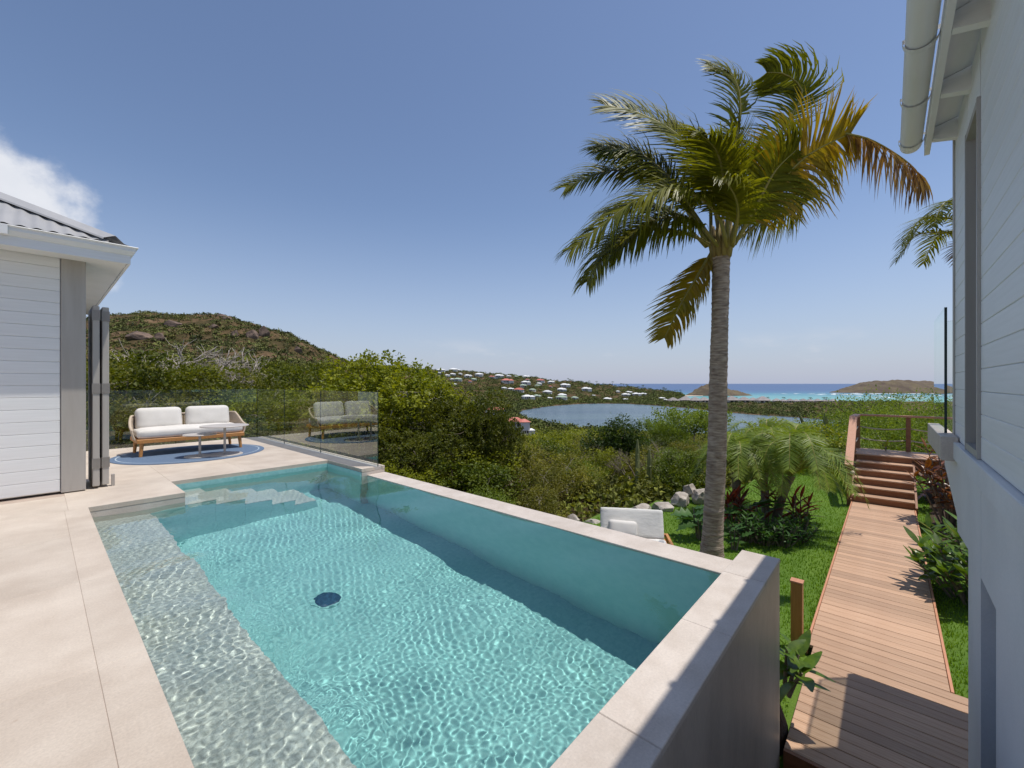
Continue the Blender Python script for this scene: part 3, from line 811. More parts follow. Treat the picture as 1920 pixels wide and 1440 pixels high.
# ------------------------------------------------------------------ boardwalk, stairs, landing
BZ = -1.35
bw = tag(empty('boardwalk', (3.55, 0, BZ)), kind='structure')
pw = .1205
walk = MB().box((.002, -.985 + .6, -.03), (pw - .004, .60, 0), .002).mesh('plank', M['plank'])
wide = MB().box((.002, -1.5, -.03), (pw - .004, .56, 0), .002).mesh('plank', M['plank'])
nwide = 13
for i in range(nwide + 57):
    o = link('plank', wide if i < nwide else walk, bw, (i * pw, 0, random.uniform(-.0012, .0012)))
xw0, xw1 = nwide * pw, (nwide + 57) * pw
MB().box((xw0 + .003, -.41, -.10), (xw1, -.389, .004), .002).obj('edge_board', M['railwood'], bw)
MB().box((xw0 + .003, .604, -.10), (xw1, .625, .002), .002).obj('edge_board', M['railwood'], bw)
MB().box((-.03, -1.5, -.16), (-.002, .56, -.002)).obj('edge_board', M['stairwood'], bw)
MB().box((.0, -1.48, -.20), (xw0 - .01, .54, -.034)).box((xw0 + .01, -.37, -.15), (xw1, .58, -.034)).obj('joist', M['soil'], bw)
MB().box((-.9, -1.5, -.40), (-.035, .55, -.18)).obj('lower_step', M['stairwood'], bw)

st = tag(empty('wooden_stairs', (12.0, .1, BZ)), 'reddish wooden stairs with handrail and rope sides rising from the boardwalk to a landing', 'stairs')
SX = 3.55 + xw1                              # foot of the stairs
rise, run = .147, .285


def so(mbx, name, mat, par=st, **kw): return mbx.obj(name, M[mat], par, world=True, **kw)


for i in range(6):
    x = SX + i * run; z = BZ + (i + 1) * rise
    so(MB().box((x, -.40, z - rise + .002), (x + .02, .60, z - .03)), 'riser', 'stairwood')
    if i < 5: so(MB().box((x - .025, -.40, z - .029), (x + run + .018, .60, z), .003), 'tread', 'plank')
for y0, y1 in ((-.44, -.405), (.605, .64)):
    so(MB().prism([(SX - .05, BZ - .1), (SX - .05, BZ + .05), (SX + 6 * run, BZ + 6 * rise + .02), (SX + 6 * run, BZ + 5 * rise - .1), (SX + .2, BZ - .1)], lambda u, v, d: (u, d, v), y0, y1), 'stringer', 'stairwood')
LX, LZ = SX + 5 * run, BZ + 6 * rise
for i in range(10):
    so(MB().box((LX - .02 + i * .125, -1.9, LZ - .03), (LX - .02 + i * .125 + .12, .66, LZ), .002), 'landing_plank', 'plank')
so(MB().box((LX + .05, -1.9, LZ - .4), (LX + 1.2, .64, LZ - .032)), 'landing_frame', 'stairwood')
X2 = LX + 1.2
posts = [(SX + .03, .66, BZ - .3, BZ + .82), (LX + .05, .66, LZ - .3, LZ + .86), (X2 - .05, .62, LZ - .3, LZ + .86), (X2 - .05, -.36, LZ - .3, LZ + .86), (X2 - .05, -1.6, LZ - .3, LZ + .86)]
for x, y, z0, z1 in posts:
    so(MB().box((x - .045, y - .045, z0), (x + .045, y + .045, z1), .005), 'post', 'stairwood')


def beam(a, b, wd, th):
    a = Vector(a); b = Vector(b); t = (b - a).normalized(); s = t.cross(Vector((0, 0, 1))).normalized() * wd / 2; u = s.cross(t).normalized() * th / 2
    V = [a - s - u, a + s - u, a + s + u, a - s + u, b - s - u, b + s - u, b + s + u, b - s + u]
    return MB().add(V, [(3, 2, 1, 0), (4, 5, 6, 7), (0, 1, 5, 4), (1, 2, 6, 5), (2, 3, 7, 6), (3, 0, 4, 7)])


so(beam((SX - .12, .66, BZ + .80), (LX + .1, .66, LZ + .90), .15, .045), 'handrail', 'railwood')
so(beam((LX + .1, .66, LZ + .885), (X2 + .02, .62, LZ + .885), .14, .045), 'handrail', 'railwood')
so(beam((X2 - .05, .69, LZ + .885), (X2 - .05, -1.8, LZ + .885), .14, .045), 'handrail', 'railwood')


def rope(a, b, sag):
    a = Vector(a); b = Vector(b)
    return MB().tube([a.lerp(b, t) - Vector((0, 0, sag * 4 * t * (1 - t))) for t in np.linspace(0, 1, 9)], .016, 6)


for h_ in (.28, .58):
    so(rope((X2 - .05, .6, LZ + h_), (X2 - .05, -.34, LZ + h_), .05), 'rope', 'rope', smooth=True)
    so(rope((X2 - .05, -.38, LZ + h_), (X2 - .05, -1.58, LZ + h_), .06), 'rope', 'rope', smooth=True)
    so(rope((SX + .03, .66, BZ + h_ + .06), (LX + .05, .66, LZ + h_ - .02), .05), 'rope', 'rope', smooth=True)
    so(rope((LX + .05, .66, LZ + h_), (X2 - .05, .62, LZ + h_), .05), 'rope', 'rope', smooth=True)
    so(MB().lathe([(.0, -.05), (.045, -.03), (.05, 0), (.045, .03), (.0, .05)], (SX - .03, .60, BZ + h_ + .05), 10), 'rope_knot', 'rope', smooth=True)

wp = tag(empty('garden_post', (5.15, .70, -1.46)), 'short square wooden post standing where the lawn meets the boardwalk', 'post')
MB().box((-.045, -.05, 0), (.045, .05, .69), .005).obj('post_shaft', M['postwood'], wp)
MB().box((-.05, -.055, .691), (.05, .055, .705)).obj('post_cap', M['railwood'], wp)

# ------------------------------------------------------------------ lawn
LZ0 = -1.46


def in_lawn(X, Y, m=0.0):
    """The lawn: from the pool wall out to the boulders, both sides of the boardwalk."""
    d = X * CA + Y * SA; r = X * SA - Y * CA; s = r / max(d, .1)
    if X < 3.6 or Y > 4.4: return False
    lim = np.interp(s, [.05, .12, .22, .35, .45, .56, .68, .78, .9, 1.6], [8.1, 8.5, 8.9, 9.6, 10.2, 11.2, 12.6, 13.2, 13.4, 13.4])
    return d < lim + m


gxs = np.arange(3.5, 17, .25); gys = np.arange(-6, 4.75, .25)
V = []; Fq = []; idx = {}


def lz(X, Y):
    d = X * CA + Y * SA
    return LZ0 + .05 * mnoise.noise(Vector((X * .4, Y * .4, 0))) + .10 * max(0, d - 9.5) * (1 if Y > .6 else 0) * .5


for X in gxs:
    for Y in gys:
        if in_lawn(X + .125, Y + .125):
            ids = []
            for a, b in ((X, Y), (X + .25, Y), (X + .25, Y + .25), (X, Y + .25)):
                kk = (round(a, 3), round(b, 3))
                if kk not in idx: idx[kk] = len(V); V.append((a, b, lz(a, b) if not (-.5 < b < .7) else LZ0 - .02))
                ids.append(idx[kk])
            Fq.append(ids)
lawn = tag(link('lawn', np_mesh('lawn', V, Fq, M['lawn'], True)), kind='structure')


def grass():
    V = []; Fc = []; rng = RNG
    n = 105000
    F = 3.2 + 10.2 * rng.random(n) ** .8; s = rng.uniform(.1, 1.12, n); R = F * s
    X = F * CA + R * SA; Y = F * SA - R * CA
    bl = []
    for x, y in zip(X, Y):
        if (-.42 < y < .63 and x < 14.8) or not in_lawn(x, y) or (x < 3.65): continue
        bl.append((x, y, lz(x, y)))
    b = np.array(bl); m_ = len(b); a = rng.uniform(0, 2 * PI, m_); h = rng.uniform(.018, .046, m_); wd = rng.uniform(.005, .010, m_); le = rng.uniform(0, .025, m_); la = rng.uniform(0, 2 * PI, m_)
    p0 = b + np.stack([np.cos(a) * wd, np.sin(a) * wd, -.01 + 0 * a], -1); p1 = b - np.stack([np.cos(a) * wd, np.sin(a) * wd, .01 + 0 * a], -1)
    p2 = b + np.stack([np.cos(la) * le, np.sin(la) * le, h], -1)
    V = np.stack([p0, p1, p2], 1).reshape(-1, 3)
    return tag(link('grass', np_mesh('grass', V, np.arange(3 * m_).reshape(-1, 3), M['blade'])), kind='stuff')


grass()


# ------------------------------------------------------------------ foliage builders
def leaves_np(C, D, U, ln, wd, fold=.25):
    """Folded diamond leaves: base C, direction D, normal U (arrays), lengths and widths."""
    n_ = len(C); D = D / np.linalg.norm(D, axis=1, keepdims=True)
    Sd = np.cross(D, U); Sd /= np.maximum(np.linalg.norm(Sd, axis=1, keepdims=True), 1e-6); Nn = np.cross(Sd, D)
    ln = np.asarray(ln).reshape(-1, 1); wd = np.asarray(wd).reshape(-1, 1)
    mid = C + D * ln * .45
    a = C; b = mid + Sd * wd + Nn * wd * fold; t = C + D * ln - Nn * ln * .12; c_ = mid - Sd * wd + Nn * wd * fold
    V = np.stack([a, b, t, c_], 1).reshape(-1, 3)
    return V, np.arange(4 * n_).reshape(-1, 4)


def canopy(rng, blobs, n_clusters, per, ll, lw, spread, droop=.2, shell=.62):
    """Leaves in clusters spread through the outer part of a set of blobs [(centre, radii)]."""
    bl = [(np.array(c), np.array(r)) for c, r in blobs]
    wts = np.array([(r[0] * r[1] * r[2]) ** .667 for c, r in bl]); wts /= wts.sum()
    k = rng.choice(len(bl), n_clusters, p=wts)
    d = rng.normal(size=(n_clusters, 3)); d /= np.linalg.norm(d, axis=1, keepdims=True)
    rad = shell + (1.05 - shell) * rng.random((n_clusters, 1)) ** .6
    cc = np.array([bl[i][0] for i in k]) + d * rad * np.array([bl[i][1] for i in k])
    C = np.repeat(cc, per, 0) + rng.normal(size=(n_clusters * per, 3)) * spread
    out = np.repeat(d, per, 0)
    D = out * .6 + rng.normal(size=C.shape) * .75; D[:, 2] -= droop
    U = rng.normal(size=C.shape) * .5; U[:, 2] += 1
    n_ = len(C)
    return leaves_np(C, D, U, ll * (sz_ := rng.uniform(.45, 1.4, n_)), lw * sz_ * rng.uniform(.75, 1.15, n_)), cc


def limbs(rng, blobs, tips, base_r, mat, name, ntwig=14, trunk_to=None, lean=(0, 0)):
    mbx = MB(); z1 = trunk_to
    top = Vector((lean[0], lean[1], z1)); mid = Vector((lean[0] * .4 + rng.normal() * .05 * z1, lean[1] * .4 + rng.normal() * .05 * z1, z1 * .5))
    mbx.tube([(0, 0, -.6), tuple(mid), tuple(top)], [base_r * 1.25, base_r, base_r * .8], 7)
    for c, r in blobs:
        c = Vector(c); q = top.lerp(c, .5) + Vector(rng.normal(size=3) * .12 * c.length * .5)
        mbx.tube([tuple(top - Vector((0, 0, .1))), tuple(q), tuple(c)], [base_r * .7, base_r * .42, base_r * .22], 6)
    if len(tips):
        for i in rng.choice(len(tips), min(ntwig, len(tips)), replace=False):
            t = Vector(tips[i]); c = min((Vector(b[0]) for b in blobs), key=lambda v: (v - t).length)
            q = c.lerp(t, .55) + Vector(rng.normal(size=3) * .08)
            mbx.tube([tuple(c), tuple(q), tuple(t)], [base_r * .25, base_r * .15, base_r * .06], 4, False)
    return mbx.mesh(name, M[mat], True)


def tree_proto(name, seed, H, W, nblob, ncl, per, ll, lw, leafmat, barkmat='bark', trunk=.45, br=.07, spread=.16, flat=.75, ntwig=16, low=.25, cat='tree', label='', group=None, droop=.2):
    rng = np.random.default_rng(seed); blobs = []
    for i in range(nblob):
        a = 2 * PI * (i + rng.uniform(-.3, .3)) / nblob; rr_ = W * (.18 + .40 * rng.random()) if i else 0
        zc = H * (low + (1 - low) * (.25 + .55 * rng.random())) if i else H * .74
        rad = W * (.24 + .16 * rng.random())
        blobs.append(((rr_ * math.cos(a), rr_ * math.sin(a), zc), (rad, rad, rad * flat)))
    (V, Fq), tips = canopy(rng, blobs, ncl, per, ll, lw, spread, droop)
    root = tag(empty(name, (0, 0, 0)), label, cat, group)
    link('crown', np_mesh('crown', V, Fq, M[leafmat]), root)
    link('trunk', limbs(rng, blobs, tips, br, barkmat, 'trunk', ntwig, H * trunk), root)
    return root


def fit(root, F, R, top=None, z=None, H=None, rz=0, **kw):
    """Stand a prototype of height H so that its top reaches the height top."""
    z = hgt(F, R) if z is None else z
    sc = 1 if top is None else max(.3, (top - z) / H)
    return root, P(F, R, z), rz, sc


def place(first, proto, F, R, H, top, label=None, group=None, z=None, sx=1.0, rz=None):
    z0 = hgt(F, R) if z is None else z
    sc = (top - z0) / H; rz = random.uniform(0, 6.28) if rz is None else rz
    loc = P(F, R, z0)
    if first:
        proto.location = loc; proto.rotation_euler = (0, 0, rz); proto.scale = (sc * sx, sc * sx, sc)
        if label: proto['label'] = label
        if group: proto['group'] = group
        return proto
    return dup(proto, loc, rz, (sc * sx, sc * sx, sc), label, group)


def pxF(px, F): return (px - 960) / 793 * F
def topz(py, F): return CAMZ + (719 - py) / 793 * F


# ------------------------------------------------------------------ trees behind the terrace and by the pool
bt = tree_proto('broadleaf_tree', 21, 6.0, 4.6, 12, 700, 20, .15, .056, 'leafbright', 'twig', .42, .085, .11, .8, 40)
place(True, bt, 13.5, pxF(735, 13.5), 6.0, topz(668, 13.5), 'bright green spreading tree with pale branches directly beyond the glass edge by the pool', sx=1.12, rz=.4)
bt2 = tree_proto('broadleaf_tree', 22, 6.0, 4.4, 12, 760, 20, .15, .056, 'leafmid', 'bark', .4, .08, .11, .85, 30)
place(True, bt2, 12.2, pxF(862, 12.2), 6.0, topz(728, 12.2), 'tall dark leafy tree with grey trunk just beyond the infinity edge', sx=1.0, rz=2.0)
place(False, bt, 17.5, pxF(815, 17.5), 6.0, topz(712, 17.5), 'bright tree rising behind the dark leafy tree beyond the pool', sx=.9, rz=2.5)
place(False, bt2, 11.5, pxF(930, 11.5), 6.0, topz(752, 11.5), 'dark leafy tree nearest the red roofed houses beyond the pool edge', sx=.6, rz=4.0)
place(False, bt2, 10.8, pxF(790, 10.8), 6.0, topz(800, 10.8), 'low dark tree filling the shade under the bright tree by the pool', sx=1.2, rz=5.0)
place(False, bt2, 12.0, pxF(690, 12.0), 6.0, topz(770, 12.0), 'dark bushy tree right behind the glass panel corner', sx=1.1, rz=1.0)

gt_ = tree_proto('scrub_tree', 31, 5.0, 4.6, 11, 640, 20, .13, .05, 'leafmid', 'bark', .35, .06, .12, .75, 30, low=.1)
gt2 = tree_proto('scrub_tree', 32, 5.0, 4.8, 10, 560, 19, .115, .042, 'leafolive', 'twig', .35, .06, .13, .75, 60, low=.1)
gt3 = tree_proto('scrub_tree', 33, 5.0, 4.6, 11, 640, 20, .14, .054, 'leafbright', 'bark', .35, .06, .12, .7, 24, low=.1)
G1 = 'scrub trees behind the terrace glass'
spec = [(gt, px, py, F) for gt, px, py, F in (
    (gt2, 205, 668, 19), (gt_, 262, 676, 17), (gt2, 330, 682, 18), (gt_, 392, 690, 17), (gt2, 440, 700, 19), (gt3, 500, 712, 16), (gt3, 560, 708, 18), (gt_, 600, 684, 24), (gt_, 640, 690, 21), (gt3, 590, 730, 14.5),
    (gt_, 225, 740, 13.5), (gt2, 290, 735, 14), (gt_, 345, 742, 14), (gt_, 410, 745, 13.5), (gt3, 470, 750, 14), (gt_, 530, 760, 13.4), (gt3, 640, 760, 13), (gt2, 180, 660, 24), (gt2, 300, 664, 27), (gt_, 380, 676, 28), (gt_, 470, 694, 29), (gt3, 545, 700, 30),
    (gt_, 590, 683, 34), (gt2, 120, 670, 18), (gt_, 60, 690, 16), (gt2, -40, 690, 18), (gt_, 680, 712, 26))]
seen = set()
lab = {id(gt_): 'dense mid green scrub tree behind the terrace glass', id(gt2): 'olive scrub tree with pale twigs behind the terrace glass', id(gt3): 'bright yellow green scrub tree behind the terrace glass'}
for g_, px, py, F in spec:
    k = id(g_); place(k not in seen, g_, F, pxF(px, F), 5.0, topz(py, F) + random.uniform(-.5, .35) * F / 18, lab[k], lab[k].replace('tree', 'trees'), sx=random.uniform(.9, 1.15)); seen.add(k)


def bare_tree(seed, H, W, mat='twig'):
    rng = np.random.default_rng(seed); mbx = MB()

    def grow(p, d, ln, r, dep):
        q = p + d * ln * .5 + Vector(rng.normal(size=3)) * ln * .06; e = p + d * ln
        mbx.tube([tuple(p), tuple(q), tuple(e)], [r, r * .85, r * .7], 5 if dep > 1 else 3, False)
        if dep == 0: return
        for i in range(3 if dep > 2 else 5):
            nd = (d + Vector(rng.normal(size=3)) * .55 + Vector((0, 0, .10))).normalized()
            nd = Vector((nd.x * W, nd.y * W, nd.z)).normalized()
            grow(p + d * ln * rng.uniform(.55, 1), nd, ln * rng.uniform(.55, .8), max(r * .58, H * .0015), dep - 1)
    for i in range(3):
        grow(Vector((0, 0, -.3)), Vector((rng.normal() * .35, rng.normal() * .35, 1)).normalized(), H * .38, H * .015, 4)
    return mbx.mesh('trunk', M[mat], True)


dt = tag(empty('dead_tree'), 'leafless grey dead tree with spreading twigs above the scrub behind the sofa', 'tree')
bme = bare_tree(3, 4.2, 1.25); BH = max(v.co.z for v in bme.vertices); link('trunk', bme, dt); place(True, dt, 26, pxF(318, 26), BH, topz(628, 26), sx=1.5)
place(False, dt, 24, pxF(250, 24), BH, topz(650, 24), 'smaller leafless grey tree beside the shutters end of the glass', rz=1)
place(False, dt, 25, pxF(425, 25), BH, topz(648, 25), 'thin leafless tree with a forked top standing before the hill cliffs', sx=.6, rz=2)
place(False, dt, 15.5, pxF(235, 15.5), BH, topz(700, 15.5), 'leaning pale bare branches among the leaves behind the sofa left arm', rz=2.6, sx=1.2)

# ------------------------------------------------------------------ scrub on the slope below the lawn
shr = []
for i, (mt, ll, lw, sp, lb, tw) in enumerate((
        ('leafolive', .105, .038, .13, 'olive dry scrub bush on the slope below the boulders', 40), ('leafdeep', .12, .048, .11, 'dark green scrub bush on the slope below the boulders', 14),
        ('leafferny', .10, .028, .15, 'light feathery scrub bush on the slope below the boulders', 14), ('leafbright', .115, .042, .13, 'yellow green scrub bush on the slope below the boulders', 18), ('leafdry', .09, .03, .16, 'thin brownish twiggy bush on the slope below the boulders', 70))):
    p = tree_proto('scrub_bush', 50 + i, 2.6, 2.6, 7, (380, 420, 420, 400, 260)[i], 13, ll, lw, mt, 'twig' if i in (0, 4) else 'bark', .25, .03, sp, .8, tw, low=.05, cat='bush', label=lb, group=lb.replace('bush', 'bushes'))
    p['used'] = 0; p['kindlabel'] = lb.split(' on the')[0]; shr.append(p)


def put_shrub(i, F, R, h):
    p = shr[i]; z0 = hgt(F, R); sc = h / 2.6; wd = sc * random.uniform(.9, 1.35); rz = random.uniform(0, 6.28)
    if not p['used']:
        p['used'] = 1; p.location = P(F, R, z0); p.scale = (wd, wd, sc); p.rotation_euler = (0, 0, rz)
    else:
        q = dup(p, P(F, R, z0), rz, (wd, wd, sc)); s_ = R / F
        where = ('behind the infinity edge' if s_ < .1 else 'behind the boulders') if F < 15 else 'on the middle slope' if F < 34 else 'on the lagoon slope'
        where += ', below the leafy trees' if s_ < 0 else ', before the round dark tree' if s_ < .22 else ', near the palm trunk' if s_ < .5 else ', beyond the date palms'
        q['label'] = p['kindlabel'] + ' ' + where; q['group'] = p['kindlabel'] + 'es ' + where


rng = np.random.default_rng(77); cnt = 0; pts = []
while cnt < 292:
    u = rng.random(); F = 8.3 + 64 * u ** 1.4; s = rng.uniform(-.34, .72); R = F * s
    X, Y = F * CA + R * SA, F * SA - R * CA
    px_ = 960 + 793 * s
    if (F > 26 and abs(px_ - 955) < 70) or (F < 13.5 and abs(px_ - 1203) < 48) or (12.0 < F < 19 and abs(px_ - 1163) < 45): continue
    if in_lawn(X, Y, 1.15) or X < 4.3 or (F < 10.5 and s > .1): continue
    if F < 16 and s > .42: continue
    mind = .8 + F * .022
    if any((F - f) ** 2 + (R - r) ** 2 < mind ** 2 for f, r in pts): continue
    pts.append((F, R)); k = int(rng.choice(5, p=[.27, .22, .15, .18, .18]))
    hmax = min(1.05 + .05 * (F - 10), 2.0) if s > .08 else min(1.05 + .055 * (F - 10), 2.8)
    hmax *= 1.0 if s < .45 else .72
    put_shrub(k, F, R, hmax * rng.uniform(.8, 1.25)); cnt += 1
for o in COL.objects:
    for k in ('used', 'kindlabel'):
        if k in o: del o[k]

bs = tag(empty('bare_shrub'), 'leafless grey shrub poking out of the scrub below the boulders', 'shrub', 'leafless shrubs in the slope scrub')
link('trunk', bare_tree(9, 2.0, 1.1, 'bark'), bs); rng = np.random.default_rng(31); first = True
for k in range(24):
    F = rng.uniform(13, 36); s_ = rng.uniform(-.28, .42)
    X, Y = F * CA + F * s_ * SA, F * SA - F * s_ * CA
    if in_lawn(X, Y, .8): continue
    place(first, bs, F, F * s_, 2.0, hgt(F, F * s_) + rng.uniform(1.3, 2.3) + .03 * (F - 10), sx=1.1); first = False

# single trees that stand out on the slope
rt = tree_proto('round_tree', 61, 6.0, 3.4, 10, 800, 15, .17, .07, 'leafdark', 'bark', .4, .1, .2, 1.0, 10, low=.2, label='dark dense tree with a rounded top standing alone before the lagoon', cat='tree')
place(True, rt, 17.5, pxF(1163, 17.5), 6.0, topz(784, 17.5), sx=1.25)
ut = tree_proto('umbrella_tree', 62, 5.0, 5.6, 9, 420, 14, .18, .075, 'leafferny', 'bark', .6, .07, .2, .35, 12, low=.66, label='small umbrella shaped tree seen against the lagoon beside the palm trunk', cat='tree')
place(True, ut, 34, pxF(1235, 34), 5.0, topz(787, 34), sx=.55)
place(False, ut, 30, pxF(1302, 30), 5.0, topz(768, 30), 'spreading open crowned tree behind the palm trunk at the lagoon shore', sx=.85, rz=2.2)
place(False, ut, 33, pxF(1268, 33), 5.0, topz(800, 33), 'low spreading tree between the small umbrella tree and the palm trunk', sx=.6, rz=1.2)
ft = tree_proto('feathery_tree', 63, 4.4, 4.6, 11, 900, 16, .12, .03, 'leafferny', 'twig', .35, .05, .22, .7, 26, low=.05, label='feathery green tree behind the stair landing', cat='tree', group='feathery trees behind the stair landing')
for k, (px, py, F) in enumerate(((1600, 752, 17), (1660, 742, 16), (1720, 742, 17.5), (1780, 748, 16), (1850, 745, 18), (1640, 770, 14.6), (1740, 776, 14.8), (1575, 775, 19))):
    place(k == 0, ft, F, pxF(px, F), 4.4, topz(py, F))
gs_ = dup(shr[1], P(13.5, pxF(1560, 13.5), hgt(13.5, pxF(1560, 13.5))), .3, (1.1, 1.1, .55), 'dark green bush under the cactus stems left of the stairs', None); gs_['group'] = 'bushes beside the stairs'
gs_ = dup(shr[3], P(13.2, pxF(1465, 13.2), -1.6), 1.1, (.8, .8, .60), 'yellow green bush behind the pygmy date palms', None); gs_['group'] = 'bushes beside the stairs'
gs_ = dup(shr[1], P(14, pxF(1500, 14), -1.7), 2.1, (.9, .9, .52), 'round green bush between the yellow bush and the cactus stems', None); gs_['group'] = 'bushes beside the stairs'
gs_ = dup(shr[2], P(12.6, pxF(1585, 12.6), -1.6), 2.1, (.8, .8, .55), 'feathery low bush beside the stair foot', None); gs_['group'] = 'bushes beside the stairs'


def cactus(hs, label, F, R, z=None, lean=0):
    z = hgt(F, R) if z is None else z
    root = tag(empty('column_cactus', P(F, R, z)), label, 'cactus')
    for i, (dx, h) in enumerate(hs):
        V = []; nn = 14; rows_ = 7
        for j in range(rows_):
            t = j / (rows_ - 1); r0 = .075 * (1 - .25 * t) if j < rows_ - 1 else .02
            for k in range(nn):
                rr_ = r0 * (1 if k % 2 else .74); a = 2 * PI * k / nn
                V.append((dx * SA + lean * t * h * SA + rr_ * math.cos(a), -dx * CA - lean * t * h * CA + rr_ * math.sin(a) + (i % 3 - 1) * .12, -.2 + t * (h + .2)))
        MB().add(V, [(j * nn + k, j * nn + (k + 1) % nn, (j + 1) * nn + (k + 1) % nn, (j + 1) * nn + k) for j in range(rows_ - 1) for k in range(nn)] + [tuple((rows_ - 1) * nn + k for k in range(nn))]).obj('stem', M['cactus'], root)
    return root


cactus([(-.22, .95), (-.10, 1.1), (.0, 1.5), (.10, 1.25), (.2, .9), (.3, .7)], 'column cactus with upright stems on the slope above the boulders', 11.6, pxF(1203, 11.6), -1.8)
cactus([(-.3, 1.9), (-.1, 2.05), (.1, 2.0), (.3, 1.8), (.5, 1.7)], 'row of upright cactus stems left of the stair handrail', 17, pxF(1562, 17), -2.0, lean=-.12)
cactus([(0, 2.2)], 'single leaning cactus stem left of the stair handrail', 14.5, pxF(1548, 14.5), -1.9, lean=-.5)


# ------------------------------------------------------------------ boulders along the lawn edge
def boulder(seed, sx, sy, sz):
    rng = np.random.default_rng(seed); bm = bmesh.new()
    bmesh.ops.create_icosphere(bm, subdivisions=4, radius=1)
    pl = [(Vector(rng.normal(size=3)).normalized(), rng.uniform(.52, .86)) for _ in range(18)]
    for v in bm.verts:
        for nn, dd in pl:
            e = v.co.dot(nn) - dd
            if e > 0: v.co -= nn * e * .97
        v.co += v.co.normalized() * .07 * mnoise.noise(v.co * 2.6 + Vector((seed, 0, 0))) + v.co.normalized() * .03 * mnoise.noise(v.co * 8 + Vector((seed, 0, 0)))
        v.co = Vector((v.co.x * sx, v.co.y * sy, v.co.z * sz))
    me = bpy.data.meshes.new('boulder'); bm.to_mesh(me); bm.free(); me.materials.append(M['rock'])
    me.polygons.foreach_set('use_smooth', [True] * len(me.polygons)); me.set_sharp_from_angle(angle=math.radians(24))
    return me


for i, (px, py, F, wpx, hpx, lb) in enumerate((
        (1074, 984, 8.3, 19, 17, 'upright angular grey boulder at the pool end of the boulder row'),
        (1108, 988, 8.35, 19, 13, 'low boulder wedged beside the upright angular boulder'),
        (1155, 972, 8.6, 28, 11, 'flat topped boulder directly behind the daybed backrest'),
        (1200, 967, 8.8, 26, 16, 'pointed boulder behind the right end of the daybed'),
        (1246, 958, 9.1, 22, 14, 'pale rounded boulder in the middle of the lawn edge row'),
        (1276, 944, 9.4, 20, 19, 'rough dark pitted boulder next to the palm trunk'),
        (1293, 926, 9.7, 17, 17, 'tall pale boulder nearest the palm trunk'),
        (1312, 935, 9.5, 16, 16, 'dark boulder half hidden behind the palm trunk'),
        (1552, 868, 12.2, 20, 16, 'grey boulder beyond the date palms left of the stairs'),
        (1578, 866, 12.4, 16, 15, 'pale boulder touching the stair handrail'))):
    sx_ = wpx / 793 * F; sz_ = hpx / 793 * F
    o = link('boulder', boulder(100 + i, sx_ * 1.1, sx_ * .9, sz_ * 1.15)); o.location = P(F, pxF(px, F), CAMZ - (py - 719) / 793 * F + sz_ * .35)
    o.rotation_euler = (0, 0, ANG - PI / 2 + random.uniform(-.3, .3)); tag(o, lb, 'boulder', 'boulders along the lawn edge')


# ------------------------------------------------------------------ palms
def bez(p, t):
    """A smooth curve through the points p (Catmull-Rom) at t in 0..1."""
    nseg = len(p) - 1; x = min(t * nseg, nseg - 1e-6); i = int(x); f = x - i
    a, b, c, d = p[max(i - 1, 0)], p[i], p[i + 1], p[min(i + 2, nseg)]
    return .5 * ((2 * b) + (c - a) * f + (2 * a - 5 * b + 4 * c - d) * f * f + (3 * b - a - 3 * c + d) * f ** 3)


def frond(pts, nleaf, ll, lw, wind, sag, rng, matl, start=.14, rr=.022, spread=1.0, segs=4, name='frond', par=None, upbias=.15, ragged=.1, matr='rachis', twist=0.0):
    """One feather leaf: a rachis through pts, and leaflets on both sides that bend with gravity and wind. Two meshes: leaflets, and the rachis as a sub-part."""
    pts = [Vector(p) for p in pts]; V = []; Fq = []
    wind = Vector(wind); dn = Vector((0, 0, -1))
    for i in range(nleaf):
        t = start + (1 - start) * (i + .5) / nleaf
        p = bez(pts, t); T = (bez(pts, min(t + .02, 1)) - bez(pts, t - .02)).normalized()
        sd = T.cross(Vector((0, 0, 1)))
        sd = sd.normalized() if sd.length > .1 else T.orthogonal().normalized()
        up = sd.cross(T).normalized()
        sd, up = sd * math.cos(twist) + up * math.sin(twist), up * math.cos(twist) - sd * math.sin(twist)
        prof = max(.25, min(1, .45 + 2.6 * (t - start))) * (1 - .62 * max(0, (t - .55) / .45) ** 1.5)
        for sgn in (-1, 1):
            if rng.random() < ragged * .5: continue
            ln = ll * prof * rng.uniform(.78, 1.12)
            d = (sd * sgn * spread + T * (.38 + .42 * t) + up * (upbias + rng.normal() * .10) + Vector(rng.normal(size=3)) * .08).normalized()
            q = p.copy(); wdir = T.cross(d).cross(d)
            side = d.cross(up); side = side.normalized() if side.length > .05 else T
            base_i = len(V)
            for k in range(segs + 1):
                wv = lw * (.7, 1, .85, .55, .06, .02)[min(k, 5) if segs >= 4 else min(k + 1, 4)] if k < segs else lw * .06
                sv = d.cross(up); sv = (sv.normalized() if sv.length > .05 else side) * wv * .5
                V.append(q - sv); V.append(q + sv)
                if k < segs:
                    q = q + d * ln / segs
                    d = (d + dn * sag * (.5 + .5 * k / segs) + wind * (.4 + .6 * k / segs) * rng.uniform(.75, 1.25)).normalized()
            for k in range(segs):
                b = base_i + 2 * k; Fq.append((b, b + 1, b + 3, b + 2))
    me = np_mesh(name, [v[:] for v in V], Fq, M[matl])
    o = link(name, me, par)
    ts = np.linspace(0, 1, 14)
    link('rachis', MB().tube([tuple(bez(pts, t)) for t in ts], [rr * (1 - .86 * t) + .002 for t in ts], 6).mesh('rachis', M[matr], True), o)
    return o


